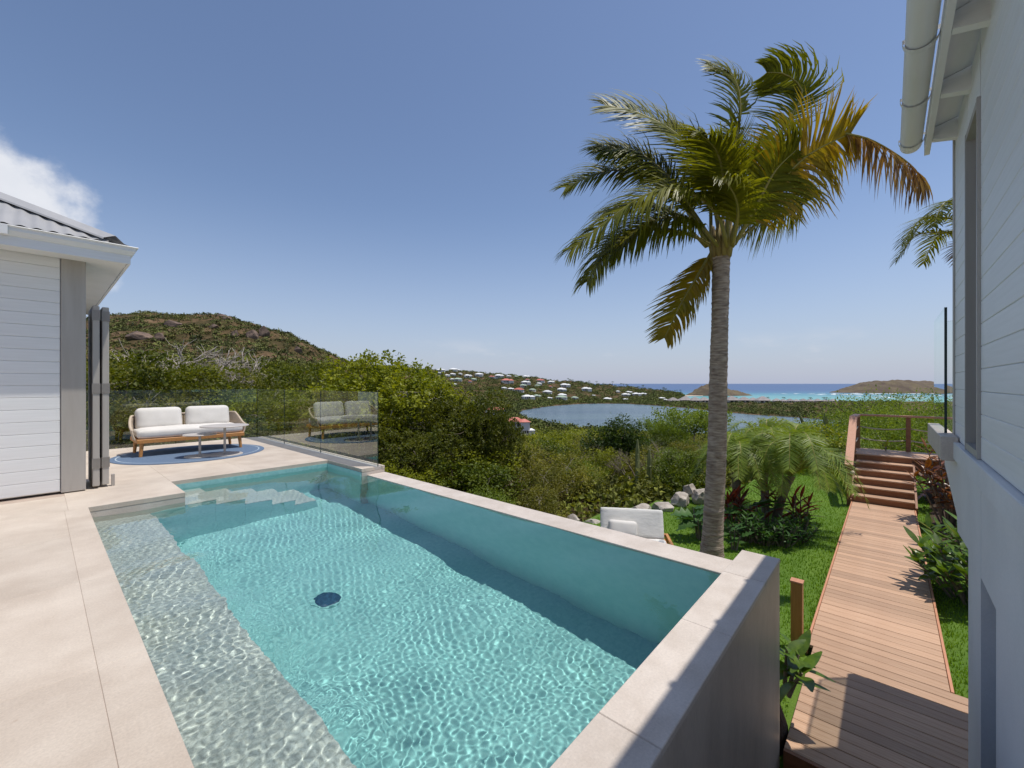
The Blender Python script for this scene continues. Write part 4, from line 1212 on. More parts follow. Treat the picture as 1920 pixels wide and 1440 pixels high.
def trunk_mesh(path, rads, rings, mat, name='trunk'):
    pts = [Vector(p) for p in path]; nn = 20; rows_ = rings * 4; V = []; rng = np.random.default_rng(9)
    gaps = rng.uniform(.55, 1.5, rows_ // 4); tj = np.concatenate([[0], np.cumsum(np.repeat(gaps / gaps.sum() / 4, 4))]); am = rng.uniform(.35, 1.5, rows_ // 4 + 1)
    for j in range(rows_ + 1):
        t = min(tj[j], 1); c = bez(pts, t); r = np.interp(t, np.linspace(0, 1, len(rads)), rads)
        ph = (j % 4) / 4; r *= 1 + .085 * (ph ** 2) * am[j // 4] - .02 + rng.normal() * .006
        for k in range(nn):
            a = 2 * PI * k / nn; e = 1 + .03 * mnoise.noise(Vector((math.cos(a) * 2, math.sin(a) * 2, t * 30)))
            V.append((c.x + r * e * math.cos(a), c.y + r * e * math.sin(a), c.z + .016 * math.sin(a + j * .07) + .010 * math.sin(2 * a + j * .21)))
    Fq = [(j * nn + k, j * nn + (k + 1) % nn, (j + 1) * nn + (k + 1) % nn, (j + 1) * nn + k) for j in range(rows_) for k in range(nn)]
    return np_mesh(name, V, Fq, M[mat], True)


FP = 6.05
RT, FW = Vector((SA, -CA, 0)), Vector((CA, SA, 0)); UP = Vector((0, 0, 1))
base_p = P(FP, pxF(1333, FP), -1.46)
palm = tag(empty('coconut_palm', base_p), 'tall wind-blown coconut palm with a ringed grey trunk rising beside the infinity edge', 'palm tree')


def pp(px, py, dep=0.0):
    """A point of the palm, measured in the plane through its trunk, dep metres deeper."""
    F = FP + dep
    return RT * (pxF(px, FP) - pxF(1333, FP)) * (F / FP) + FW * dep + UP * (CAMZ + (719 - py) / 793 * F - base_p.z)


tr = [pp(1333, 1085), pp(1336, 1000), pp(1344, 850), pp(1347, 700), pp(1350, 590), pp(1352, 478)]
tr[0] = Vector((0, 0, -.15))
link('trunk', trunk_mesh(tr, [.20, .140, .126, .117, .111, .118], 48, 'palmtrunk'), palm)
crown = pp(1352, 462)


def cp(x, y, dep=0.0): return pp(1000 + x / 2.323, 80 + y / 2.323, dep)


WL = RT * -1.0
TW = [.9, 1.0, -1.0, .95, .5, .55, .5, .8, .7, .6, .7, .6, .5, .6, .5, .8, .6, .6, .7, .8]
FR = [  # points in the plane of the crown, material, wind, sag, leaflets, leaflet length
    ([(820, 900, 0), (775, 640, .05), (660, 420, .1), (480, 310, .1), (330, 275, .1)], 'frond', .62, 0.14, 92, 0.78),
    ([(820, 890, .1), (885, 560, .2), (935, 300, .25), (905, 150, .25), (800, 105, .2)], 'frond', .75, 0.07, 77, 0.60),
    ([(830, 890, .15), (990, 580, .3), (1165, 340, .4), (1225, 215, .4), (1150, 140, .35), (1060, 130, .3)], 'frond', .95, 0.16, 82, 0.65),
    ([(835, 890, -.2), (930, 690, -.5), (1070, 500, -.7), (1250, 395, -.8)], 'frondy', .20, 0.46, 78, 0.78),
    ([(850, 890, 0), (990, 790, .1), (1110, 735, .2), (1205, 710, .25)], 'frond', .14, 0.74, 65, 0.71),
    ([(800, 890, -.3), (720, 740, -.5), (560, 640, -.6), (400, 660, -.6), (230, 780, -.55), (90, 900, -.5)], 'frond', .05, 0.51, 107, 0.78),
    ([(795, 900, .0), (680, 835, 0), (500, 815, 0), (340, 870, 0), (235, 1040, 0)], 'frond', .03, 0.61, 95, 0.74),
    ([(790, 915, .1), (740, 1010, .15), (670, 1140, .2), (600, 1285, .2)], 'frondy', .22, 0.34, 70, 0.50),
    ([(800, 890, .3), (690, 660, .4), (540, 570, .5), (380, 560, .5), (210, 630, .5)], 'frond', .18, 0.41, 92, 0.71),
    ([(810, 880, -.25), (760, 650, -.5), (690, 480, -.7), (600, 400, -.8)], 'frond', .30, 0.30, 75, 0.71),
    ([(815, 880, .3), (830, 600, .5), (780, 430, .6), (700, 360, .6)], 'frond', .35, 0.27, 75, 0.71),
    ([(830, 880, .2), (900, 640, .4), (925, 450, .5), (930, 310, .5)], 'frond', .16, 0.11, 70, 0.57),
    ([(820, 890, .5), (700, 740, .8), (560, 700, .9), (420, 740, .9)], 'frond', .10, 0.54, 75, 0.68),
    ([(830, 880, -.3), (880, 700, -.6), (930, 560, -.75), (1010, 470, -.8)], 'frond', .35, 0.34, 65, 0.68),
    ([(815, 880, -.35), (780, 730, -.7), (700, 620, -.9), (610, 590, -1.0)], 'frond', .20, 0.46, 67, 0.65),
    ([(810, 890, .1), (700, 700, .2), (600, 560, .25), (470, 470, .25), (330, 470, .2)], 'frond', .22, .5, 90, .8),
    ([(800, 900, -.1), (690, 790, -.2), (560, 760, -.3), (420, 800, -.3), (300, 920, -.25)], 'frond', .06, .6, 90, .8),
    ([(825, 880, -.2), (850, 690, -.35), (850, 540, -.4), (800, 430, -.4)], 'frond', .34, .3, 76, .74),
    ([(835, 880, 0), (930, 740, .05), (1010, 620, .1), (1090, 560, .1)], 'frond', .25, .5, 76, .8),
    ([(800, 880, .2), (640, 640, .3), (480, 500, .35), (330, 450, .35)], 'frond', .30, 0.30, 87, 0.68),
]
frng = np.random.default_rng(4)
for i, (pl, mt, wnd, sag, nl, ll) in enumerate(FR):
    o = frond([cp(*q) for q in pl], int(nl * 1.25), ll * 1.12, .030, WL * wnd * 1.2, sag, frng, mt, par=palm, twist=TW[i % len(TW)], rr=.026, start=.2 if i not in (7,) else .1)
    if mt == 'frondy': o['label'] = 'yellowing frond'
# the torn dry end of the yellow frond on the right
o = frond([cp(1225, 395, -.8), cp(1330, 420, -.8), cp(1450, 480, -.75), cp(1535, 545, -.75), cp(1595, 620, -.7)], 70, .62, .034, WL * .02, 1.1, frng, 'frondb', par=palm, twist=-.3, upbias=-.5, spread=.35, start=.02, rr=.012, ragged=.5); o['label'] = 'torn dry brown frond end'
o = frond([cp(840, 880, -.1), cp(960, 690, .1), cp(1080, 560, .2), cp(1200, 480, .25), cp(1290, 460, .25)], 64, .78, .030, WL * .05, .9, frng, 'frondb', par=palm, twist=.4, upbias=-.3, spread=.5, start=.25, ragged=.4); o['label'] = 'half dry hanging frond'
sh = MB()
for k in range(11):
    a = 2 * PI * k / 11 + .3; rr_ = .10
    p0 = crown + Vector((math.cos(a) * rr_, math.sin(a) * rr_, -.16)); p1 = crown + Vector((math.cos(a) * .15, math.sin(a) * .12, .04)); p2 = crown + Vector((math.cos(a) * .13, math.sin(a) * .13, .20 + .07 * (k % 3)))
    sh.tube([tuple(p0), tuple(p1), tuple(p2)], [.035, .045, .012], 6)
sh.tube([tuple(crown - UP * .2), tuple(crown + UP * .05), tuple(crown + UP * .4)], [.115, .12, .04], 10)
sh.obj('leaf_sheath', M['sheath'], palm, smooth=True)

# the second palm, behind the right-hand house
b2 = P(10.5, pxF(1835, 10.5), -1.6)
palm2 = tag(empty('coconut_palm', b2), 'coconut palm half hidden behind the right-hand house, only its fronds showing', 'palm tree')
h2p = CAMZ + (719 - 445) / 793 * 10.5 - b2.z
link('trunk', trunk_mesh([(0, 0, -.2), (.1, 0, h2p * .5), (0, 0, h2p)], [.2, .14, .13], 40, 'palmtrunk'), palm2)
for k, (ax, ay, az, mt) in enumerate(((-1, .1, .55, 'frond'), (-.9, .3, .2, 'frond'), (-.85, -.2, .85, 'frond'), (-.5, .6, .7, 'frond'), (.6, .4, .6, 'frond'), (.8, -.2, .4, 'frond'), (0, .8, .4, 'frond'), (-.6, -.3, -.35, 'frondb'))):
    d = RT * ax + FW * ay; L0 = 1.75 if mt == 'frond' else 1.3
    pts_ = [Vector((0, 0, h2p)), Vector((0, 0, h2p)) + d * L0 * .35 + UP * L0 * az * .5, Vector((0, 0, h2p)) + d * L0 * .75 + UP * L0 * az * .5, Vector((0, 0, h2p)) + d * L0 + UP * L0 * (az * .5 - .35)]
    frond(pts_, 46, .6, .034, WL * .12, .35, frng, mt, par=palm2, start=.2)


# pygmy date palms on the lawn
def arch(L0, rise_, drop):
    return [Vector((0, 0, 0)), Vector((L0 * .3, 0, rise_)), Vector((L0 * .68, 0, rise_ * 1.05)), Vector((L0, 0, rise_ - drop))]


def date_palm(F, R, th, lean, label, nf, L0, seed):
    rng = np.random.default_rng(seed)
    root = tag(empty('date_palm', P(F, R, LZ0)), label, 'palm tree', None)
    top = RT * lean[0] + FW * lean[1] + UP * th
    link('trunk', trunk_mesh([(0, 0, -.1), tuple(top * .5 + RT * -.03), tuple(top)], [.075, .07, .085], 16, 'bark'), root)
    protos = []
    for v in range(4):
        protos.append(frond(arch(L0 * (1, .9, .8, .95)[v], L0 * (.50, .66, .22, .38)[v], L0 * (.45, .35, .42, .55)[v]), 72, L0 * .27, .013, Vector((0, 0, 0)), .16, rng, 'pygmy', par=root, rr=.010, spread=.95, start=.12, segs=3))
    for k in range(nf):
        v = k % 4; p = protos[v]
        a = 2.399 * k + rng.uniform(-.2, .2); tl = rng.uniform(-.25, .2)
        if k < 4: o = p
        else:
            o = p.copy(); COL.objects.link(o); o.parent = root
            for ch in p.children:
                c = ch.copy(); COL.objects.link(c); c.parent = o
        o.location = top; o.rotation_euler = (0, tl, a); o.scale = (rng.uniform(.85, 1.12),) * 3
    return root


date_palm(8.3, pxF(1388, 8.3), .95, (-.05, .05), 'pygmy date palm with green arching fronds just right of the coconut trunk', 30, .98, 1)
date_palm(7.9, pxF(1452, 7.9), .95, (.36, .1), 'pygmy date palm with a leaning trunk and yellowish outer fronds near the stairs', 34, 1.12, 2)
date_palm(8.9, pxF(1436, 8.9), 1.15, (.05, .1), 'taller pygmy date palm at the back of the garden bed', 26, 1.0, 3)


# ------------------------------------------------------------------ broad-leaved garden plants, each large leaf a part
def leaf_mesh(name, mat, wd=.3, fold=.25, curl=.25, lobes=0):
    V = []; Fq = []; st_ = 9
    for j in range(st_):
        t = j / (st_ - 1); w_ = wd * math.sin(PI * min(1, t * .94 + .03)) ** .75 * (1 - .35 * t)
        if lobes and j % 2: w_ *= .38
        z = -curl * t * t
        V += [(t, -w_, z + w_ * fold), (t, 0, z), (t, w_, z + w_ * fold)]
    for j in range(st_ - 1):
        b = 3 * j; Fq += [(b, b + 3, b + 4, b + 1), (b + 1, b + 4, b + 5, b + 2)]
    return np_mesh(name, V, Fq, mat, True)


def put_leaf(par, me, loc, d, ln, roll, name='leaf'):
    d = Vector(d).normalized(); up = Vector((0, 0, 1))
    y = up.cross(d); y = y.normalized() if y.length > .05 else Vector((0, 1, 0)); z = d.cross(y)
    Mx = Matrix((d, y, z)).transposed().to_4x4() @ Matrix.Rotation(roll, 4, 'X')
    o = link(name, me, par); o.matrix_local = Matrix.Translation(loc) @ Mx @ Matrix.Scale(ln, 4); return o


LM = {k: [leaf_mesh('leaf', M[m_], w_, f_, c_, lb) for w_, f_, c_ in ((a, .25, .15), (a * 1.1, .3, .32), (a * .9, .2, .05))] for k, m_, a, lb in
      (('glossy', 'glossy', .21, 0), ('big', 'glossy', .25, 0), ('croton', 'croton', .13, 0), ('red', 'cordyline', .09, 0), ('monstera', 'monstera', .42, 1), ('yellow', 'leafyellow', .18, 0), ('dark', 'monstera', .22, 0))}


def rosette_plant(name, label, cat, loc, stems, kind, per, ln, seed, stemmat='bark', tilt=(.15, .9), group=None):
    rng = np.random.default_rng(seed); root = tag(empty(name, loc), label, cat, group)
    for (dx, dy, h) in stems:
        a = Vector((dx * .3, dy * .3, -.05)); b = Vector((dx, dy, h))
        MB().tube([tuple(a), tuple(a.lerp(b, .5) + Vector((0, 0, h * .08))), tuple(b)], [.016, .013, .009], 6).obj('stem', M[stemmat], root)
        for k in range(per):
            t = k / max(per - 1, 1); az = 2.4 * k + rng.uniform(-.3, .3); el = tilt[0] + (tilt[1] - tilt[0]) * t + rng.normal() * .12
            p = a.lerp(b, .55 + .45 * t)
            put_leaf(root, LM[kind][k % 3], p, (math.cos(az) * math.cos(el), math.sin(az) * math.cos(el), math.sin(el)), ln * rng.uniform(.75, 1.15), rng.uniform(-.4, .4))
    return root


def ring_stems(rng, n_, r, h0, h1):
    out = []
    for k in range(n_):
        a = 2.4 * k; q = r * math.sqrt((k + .5) / n_); out.append((q * math.cos(a), q * math.sin(a), rng.uniform(h0, h1) * (1.1 - .35 * q / r)))
    return out


rg = np.random.default_rng(8)
rosette_plant('glossy_shrub', 'glossy green shrub with paddle leaves hanging over the right side of the boardwalk', 'shrub', (7.7, -.82, -1.48), ring_stems(rg, 32, .68, .42, .95), 'glossy', 12, .23, 5)
rosette_plant('glossy_shrub', 'low glossy shrub at the foot of the red croton by the wall', 'shrub', (9.6, -.85, -1.45), ring_stems(rg, 7, .4, .3, .55), 'glossy', 9, .22, 6)
rosette_plant('croton', 'dark red and orange croton beside the stairs right edge', 'shrub', (11.3, -.86, -1.3), ring_stems(rg, 20, .5, .6, 1.45), 'croton', 13, .27, 7)
rosette_plant('croton', 'tall orange leaved croton behind the glass screen curb', 'shrub', (12.9, -.95, -1.1), ring_stems(rg, 8, .4, 1.2, 1.75), 'croton', 9, .27, 9)
rosette_plant('croton', 'low dark red plant in the soil bank under the terrace', 'shrub', (9.8, -1.25, -1.1), ring_stems(rg, 7, .4, .4, .7), 'red', 9, .25, 10)
rosette_plant('cordyline', 'red leaved cordyline directly right of the coconut trunk', 'shrub', P(7.8, pxF(1374, 7.8), LZ0), ring_stems(rg, 4, .16, .55, .85), 'red', 16, .36, 11, tilt=(-.2, 1.1))
rosette_plant('cordyline', 'red leaved cordyline under the leaning date palm near the stairs', 'shrub', P(7.6, pxF(1500, 7.6), LZ0), ring_stems(rg, 5, .2, .5, .78), 'red', 13, .30, 12, tilt=(-.2, 1.1))
rosette_plant('cordyline', 'red leaved cordyline between the two front date palms', 'shrub', P(8.0, pxF(1440, 8.0), LZ0), ring_stems(rg, 3, .15, .6, .85), 'red', 13, .30, 13, tilt=(-.2, 1.1))
rosette_plant('monstera', 'monstera with split leaves in the middle of the garden bed', 'plant', P(7.6, pxF(1418, 7.6), LZ0), ring_stems(rg, 5, .2, .45, .7), 'monstera', 3, .42, 14, tilt=(-.1, .5))
rosette_plant('monstera', 'monstera peeping out left of the coconut trunk', 'plant', P(7.4, pxF(1312, 7.4), LZ0), ring_stems(rg, 5, .22, .35, .6), 'monstera', 3, .36, 15, tilt=(-.1, .5))
rosette_plant('monstera', 'single light monstera sprig at the front of the garden bed', 'plant', P(6.9, pxF(1376, 6.9), LZ0), ring_stems(rg, 3, .1, .25, .4), 'monstera', 3, .28, 16, tilt=(0, .6))
for k, (px, F, lb) in enumerate(((1432, 7.15, 'dark green groundcover shrub at the front left of the garden bed'), (1468, 7.1, 'dark green groundcover shrub at the front middle of the garden bed'), (1498, 7.3, 'dark green groundcover shrub at the stairs side of the garden bed'), (1400, 7.3, 'dark green groundcover shrub behind the light monstera sprig'))):
    rosette_plant('groundcover_shrub', lb, 'shrub', P(F, pxF(px, F), LZ0), ring_stems(rg, 15, .34, .2, .48), 'dark', 13, .115, 20 + k)
rosette_plant('young_plant', 'leafy potted plant with big glossy leaves at the foot of the pool wall', 'plant', (3.78, .60, -1.06), [(.02, -.02, .3), (.12, -.08, .22), (-.04, -.12, .18)], 'big', 7, .22, 30, tilt=(-.35, .9))
rosette_plant('yellow_plant', 'bright yellow green seedling on the landing by the middle rail post', 'plant', (LX + .9, .06, LZ), [(0, 0, .16)], 'yellow', 8, .20, 31, tilt=(.2, 1.2))
bed = MB(); bed.lathe([(.42, -.2), (.36, .02), (.22, .10), (.05, .13)], (0, 0, 0), 14)
o = bed.obj('planting_bed', M['soil'], smooth=True); o.location = (3.75, .72, -1.40); o.scale = (.55, .42, 2.2); tag(o, kind='structure')
bk = MB(); V = []; nx_, ny_ = 26, 8
for i in range(nx_):
    for j in range(ny_):
        x = 6.9 + i * .32; t = j / (ny_ - 1); y = -.62 - t * 2.0
        V.append((x, y, -1.47 + (.15 + .85 * min(1, max(0, (x - 8.3) / 2.5))) * sm(np.array(t * 1.6)) * 1.0 + .05 * mnoise.noise(Vector((x * 2, y * 2, 0)))))
o = link('soil_bank', np_mesh('soil_bank', V, [(i * ny_ + j, i * ny_ + j + 1, (i + 1) * ny_ + j + 1, (i + 1) * ny_ + j) for i in range(nx_ - 1) for j in range(ny_ - 1)], M['soil'], True)); tag(o, kind='structure')

# ------------------------------------------------------------------ sofa, tables, rug
rugo = tag(empty('round_rug', (1.85, 9.3, 0)), 'round blue outdoor rug under the sofa and side tables', 'rug')
MB().lathe([(1.10, .0), (1.10, .008), (1.09, .011), (0.001, .011)], (0, 0, .001), 96).obj('rug_pile', M['rug'], rugo)
V = []; Fq = []
for k in range(97):
    a = 2 * PI * k / 96
    for r in (1.005, 1.022): V.append((r * math.cos(a), r * math.sin(a), .0135))
rugo_s = link('stitch_ring', np_mesh('stitch_ring', V, [(2 * k, 2 * k + 2, 2 * k + 3, 2 * k + 1) for k in range(96)], M['rugring']), rugo)


def cushion(wx, wy, wz, puff=.35, n_=14, seed=0, mat='cushion'):
    """A soft box with rounded edges, a bulge and faint creases."""
    bm = bmesh.new(); bmesh.ops.create_cube(bm, size=2)
    bmesh.ops.subdivide_edges(bm, edges=bm.edges, cuts=n_, use_grid_fill=True)
    ex_ = Vector((wx, wy, wz)) / 2; r = min(wx, wy, wz) * puff
    for v in bm.verts:
        p = Vector((v.co.x * ex_.x, v.co.y * ex_.y, v.co.z * ex_.z))
        inn = Vector((max(-ex_.x + r, min(ex_.x - r, p.x)), max(-ex_.y + r, min(ex_.y - r, p.y)), max(-ex_.z + r, min(ex_.z - r, p.z))))
        d = p - inn
        if d.length > 1e-6: p = inn + d.normalized() * r
        # bulge of the two large faces, waviness
        ax = min(range(3), key=lambda i: ex_[i]); u = [i for i in range(3) if i != ax]
        f = (1 - (p[u[0]] / ex_[u[0]]) ** 2) * (1 - (p[u[1]] / ex_[u[1]]) ** 2)
        p[ax] *= 1 + .22 * f
        p += Vector((1, 1, 1)) * .006 * mnoise.noise(p * 7 + Vector((seed * 3, 0, 0)))
        v.co = p
    me = bpy.data.meshes.new('cushion'); bm.to_mesh(me); bm.free(); me.materials.append(M[mat]); me.polygons.foreach_set('use_smooth', [True] * len(me.polygons)); return me


SO = Vector((1.885, 9.34, .012))
sofa = tag(empty('outdoor_sofa', SO), 'two-seat outdoor sofa with cream cushions, woven rope back and teak legs on the blue rug', 'sofa')
W2, DP = .765, .78
for sx_ in (-1, 1):
    for y in (.04, DP - .06):
        MB().tube([(sx_ * (W2 - .03), y, 0), (sx_ * (W2 - .05), y + .02, .24)], [.024, .032], 10).obj('leg', M['teak'], sofa, smooth=True, angle=50)
MB().box((-W2 - .02, 0, .225), (W2 + .02, .05, .295), .006).box((-W2 - .02, DP - .05, .225), (W2 + .02, DP, .295), .006).box((-W2 - .02, .051, .226), (-W2 + .04, DP - .051, .294), .004).box((W2 - .04, .051, .226), (W2 + .02, DP - .051, .294), .004).obj('frame', M['teak'], sofa)
MB().box((-W2 + .04, .051, .25), (W2 - .04, DP - .051, .285)).obj('seat_base', M['weave'], sofa)
path = []
for a in np.linspace(0, 1, 61):
    # a rounded U from the left arm front, round the back, to the right arm front
    tt = a * PI; ex_ = 2 / 4.2
    x = -math.copysign(abs(math.cos(tt)) ** ex_, math.cos(tt)) * (W2 + .07); y = .10 + (abs(math.sin(tt)) ** ex_) * (DP - .06)
    top_ = .30 + .36 * min(1, .38 + 1.15 * math.sin(tt) ** .8)
    path.append((x, y, top_))
rope_m = MB()
dens = [path[0]]
for a, b in zip(path[:-1], path[1:]):
    d = math.hypot(b[0] - a[0], b[1] - a[1]); k = max(1, int(round(d / .028)))
    for i in range(k): t = (i + 1) / k; dens.append(tuple(a[j] + (b[j] - a[j]) * t for j in range(3)))
for x, y, z in dens:
    rope_m.tube([(x * .955, y - .01, .285), (x * .985, y, .285 + (z - .285) * .5), (x, y + .012, z)], .0115, 5, False)
rope_m.obj('rope_weave', M['weave'], sofa, smooth=True)
MB().tube([(p[0], p[1] + .012, p[2]) for p in path], .019, 8).obj('back_rail', M['weave'], sofa, smooth=True)
link('seat_cushion', cushion(2 * W2 + .02, DP - .06, .16, .42, seed=1), sofa, (0, DP / 2 - .02, .375))
cm = cushion(.66, .19, .40, .42, seed=2)
link('back_cushion', cm, sofa, (-.41, DP - .17, .60), (-.22, 0, .02)); link('back_cushion', cushion(.70, .19, .40, .42, seed=5), sofa, (.33, DP - .17, .605), (-.22, 0, -.03))


def side_table(loc, h, r, rb, label):
    t = tag(empty('side_table', loc), label, 'table', 'round side tables by the sofa')
    MB().lathe([(r - .006, 0), (r, .006), (r, .012), (r - .006, .018), (.001, .018)], (0, 0, h - .018), 56).obj('table_top', M['table'], t, smooth=True, angle=30)
    MB().tube([(0, 0, .01), (0, 0, h - .018)], .019, 14).obj('stem', M['table'], t, smooth=True, angle=40)
    MB().lathe([(rb, 0), (rb, .008), (rb - .004, .012), (.001, .012)], (0, 0, 0), 48).obj('base_plate', M['table'], t)
    return t


side_table((2.17, 8.64, .0125), .51, .36, .27, 'taller round side table with a thin stem at the right seat of the sofa')
side_table((1.83, 8.72, .0145), .38, .24, .22, 'lower round side table tucked against the taller one')

# ------------------------------------------------------------------ daybed on the lawn
db = tag(empty('daybed', P(6.8, pxF(1180, 6.8), LZ0), ANG - PI / 2 - .18), 'white cushioned wooden daybed with a small pillow on the lawn behind the infinity edge', 'daybed')
f_ = MB()
f_.box((-.50, -1.2, .08), (-.45, .32, .14), .004); f_.box((.56, -1.2, .08), (.61, .32, .14), .004); f_.box((-.449, -1.2, .08), (.559, -1.15, .14), .004); f_.box((-.449, .27, .08), (.559, .32, .14), .004)
f_.obj('frame', M['teak'], db)
MB().box((.615, -.15, .16), (.66, .40, .20), .004).box((.615, .34, .0), (.66, .40, .159), .004).box((.52, .341, .161), (.614, .399, .199)).obj('arm_rail', M['teak'], db)
for sl_ in range(9):
    MB().box((-.448, -1.12 + .14 * sl_, .10), (.558, -1.03 + .14 * sl_, .125)).obj('slat', M['teak'], db)
for x in (-.475, .585):
    for y in (-1.15, .27): MB().box((x - .03, y - .03, 0), (x + .03, y + .03, .079), .004).obj('leg', M['teak'], db)
link('mattress', cushion(1.0, 1.15, .10, .3, seed=3, mat='mattress'), db, (.05, -.55, .19))
link('backrest_cushion', cushion(1.0, .11, .46, .22, seed=4, mat='mattress'), db, (.05, .18, .41), (-.36, 0, 0))
link('pillow', cushion(.46, .12, .24, .45, seed=6), db, (-.10, .05, .36), (-.40, .05, .05))

# ------------------------------------------------------------------ far scrub, mangroves, hill cover
CL = np.random.default_rng(40)


def clump_template(nq, seed, lift=.35, ls=1.0):
    rng = np.random.default_rng(seed)
    d = rng.normal(size=(nq, 3)); d /= np.linalg.norm(d, axis=1, keepdims=True); d[:, 2] = np.abs(d[:, 2]) * 1.0
    c = d * (.45 + .5 * rng.random((nq, 1))); c[:, 2] = c[:, 2] * .8 + lift * .3
    D = rng.normal(size=(nq, 3)); U = d + rng.normal(size=(nq, 3)) * .5
    s = rng.uniform(.28, .5, nq) * ls
    V, _ = leaves_np(c, D, U, s, s * .42, .2)
    return V


def scatter(name, F, R, size, nq, mat, seed, zoff=0.0, hs=1.0, z=None, ntpl=8, ls=1.0):
    rng = np.random.default_rng(seed); n_ = len(F)
    T = np.stack([clump_template(nq, seed * 10 + k, ls=ls) for k in range(ntpl)])
    k = rng.integers(0, ntpl, n_); V = T[k]
    a = rng.uniform(0, 2 * PI, n_); ca, sa = np.cos(a)[:, None], np.sin(a)[:, None]
    x = (V[:, :, 0] * ca - V[:, :, 1] * sa) * size[:, None]; y = (V[:, :, 0] * sa + V[:, :, 1] * ca) * size[:, None]; zz = V[:, :, 2] * size[:, None] * hs * rng.uniform(.75, 1.25, n_)[:, None]
    z0 = terrain(F, R) if z is None else z
    W = np.stack([x + R[:, None], y + F[:, None], zz + (z0 + zoff)[:, None]], -1).reshape(-1, 3)
    tint = np.repeat(rng.random(n_), nq * 4)
    o = link(name, np_mesh(name, W, np.arange(len(W)).reshape(-1, 4), M[mat], attr=tint)); o.rotation_euler = (0, 0, ANG - PI / 2)
    return tag(o, kind='stuff')


def samp(n_, f0, f1, s0, s1, pw=1.0):
    F = f0 + (f1 - f0) * CL.random(n_) ** pw; s = CL.uniform(s0, s1, n_); return F, F * s


# middle slope: bushes run together down to the lagoon
F, R = samp(8200, 66, 350, -.34, .80, .62)
ok = (sdist(F, R, lag_poly) > 6) & ~((np.abs(960 + 793 * R / F - 955) < 75) & (F < 190)); F, R = F[ok], R[ok]
scatter('scrub', F, R, (1.5 + F * .0062 + CL.random(len(F)) * 1.3) * np.where(R / F > .06, .72, 1.0), 44, 'farleaf', 1, -.2)
F, R = samp(4200, 8.6, 70, -.40, .80, .8)
XX, YY = F * CA + R * SA, F * SA - R * CA
ok = np.array([x > 4.2 and not in_lawn(x, y, .75) and not (y < .9 and x < 15.2) for x, y in zip(XX, YY)]); F, R = F[ok], R[ok]
scatter('undergrowth', F, R, .38 + F * .009 + CL.random(len(F)) * .3, 80, 'farleaf', 7, -.05, ls=.5)
# behind the terrace trees, up to the hill's foot
F, R = samp(3200, 32, 260, -1.02, -.26, .75)
scatter('scrub', F, R, 1.2 + F * .006 + CL.random(len(F)) * 1.0, 36, 'farleaf', 2, -.2)
# the hill
F, R = samp(14500, 230, 760, -1.06, -.07, .85)
ok = fbm(F * .012 + 3, R * .022) * 1.5 + CL.random(len(F)) * .45 > .04; F, R = F[ok], R[ok]
scatter('hill_scrub', F, R, 1.7 + CL.random(len(F)) ** 2 * 3.2, 22, 'hillleaf', 3, -.3, .85)
# mangroves round the lagoon and the plain beyond
F, R = samp(9500, 330, 960, -.06, .92, 1.0)
sd = sdist(F, R, lag_poly); ok = (sd > 1) & (terrain(F, R) > -38.2) & ((sd < 75) | (CL.random(len(F)) < .45)); F, R = F[ok], R[ok]
scatter('mangrove', F, R, 2.6 + CL.random(len(F)) * 2.6, 22, 'mangrove', 4, -.3, .95)
# headland
F, R = samp(15000, 680, 1650, -.30, .42, .9)
z = terrain(F, R); ok = (z > -37.6) & (fbm(F * .008 + 1, R * .008) + CL.random(len(F)) * .55 > .08); F, R = F[ok], R[ok]
scatter('headland_scrub', F, R, 2.4 + CL.random(len(F)) * 4.8, 18, 'mangrove', 5, -.4, .8)


# crags near the hill top
def crag(seed, sx_, sy_, sz_):
    me = boulder(seed, sx_, sy_, sz_); me.materials.clear(); me.materials.append(M['crag']); me.name = 'crag'; return me


for i, (px, py, wpx, hpx) in enumerate(((443, 634, 7, 10), (476, 634, 11, 13), (496, 631, 9, 10), (520, 637, 13, 11), (543, 637, 11, 9), (330, 612, 14, 6), (262, 634, 20, 8), (428, 600, 8, 4), (405, 617, 8, 4), (300, 640, 12, 7), (560, 660, 7, 5), (415, 598, 10, 4))):
    best = min(np.arange(240, 640, 6), key=lambda f: abs(hgt(f, pxF(px, f)) - topz(py, f)))
    f = float(best); o = link('crag', crag(200 + i, wpx / 793 * f * 1.3, wpx / 793 * f * .8, hpx / 793 * f * 1.75), terrain_o)
    o.location = (pxF(px, f), f - 2, hgt(f, pxF(px, f)) + 1)


# ------------------------------------------------------------------ islets, foam, beach
def islet(name, F, R, prof, depth, label, mat, seed):
    """A rocky islet: prof gives (right offset, height) of its skyline."""
    xs_ = np.linspace(prof[0][0], prof[-1][0], 60); hz_ = np.interp(xs_, [p[0] for p in prof], [p[1] for p in prof]); ts = np.linspace(-1, 1, 26)
    gx_, gt2_ = np.meshgrid(xs_, ts); H_ = np.tile(hz_, (26, 1))
    prf = np.maximum(0, 1 - np.abs(gt2_) ** 2.2)
    z_ = H_ * prf * (1 + fbm(gx_ * .03 + seed, gt2_ * 3) * .45) + fbm(gx_ * .09 + seed, gt2_ * 7) * 14 * prf ** .5 * np.minimum(1, H_ / 12) - .8
    wv = np.sqrt(np.maximum(.02, H_ / H_.max()))
    V = np.stack([gx_, gt2_ * depth * wv, z_], -1).reshape(-1, 3); i = np.arange(60 * 26).reshape(26, 60)
    q = np.stack([i[:-1, :-1], i[:-1, 1:], i[1:, 1:], i[1:, :-1]], -1).reshape(-1, 4)
    o = link(name, np_mesh(name, V, q, M[mat], True)); o.location = P(F, R, SEA); o.rotation_euler = (0, 0, ANG - PI / 2)
    return tag(o, label, 'islet')


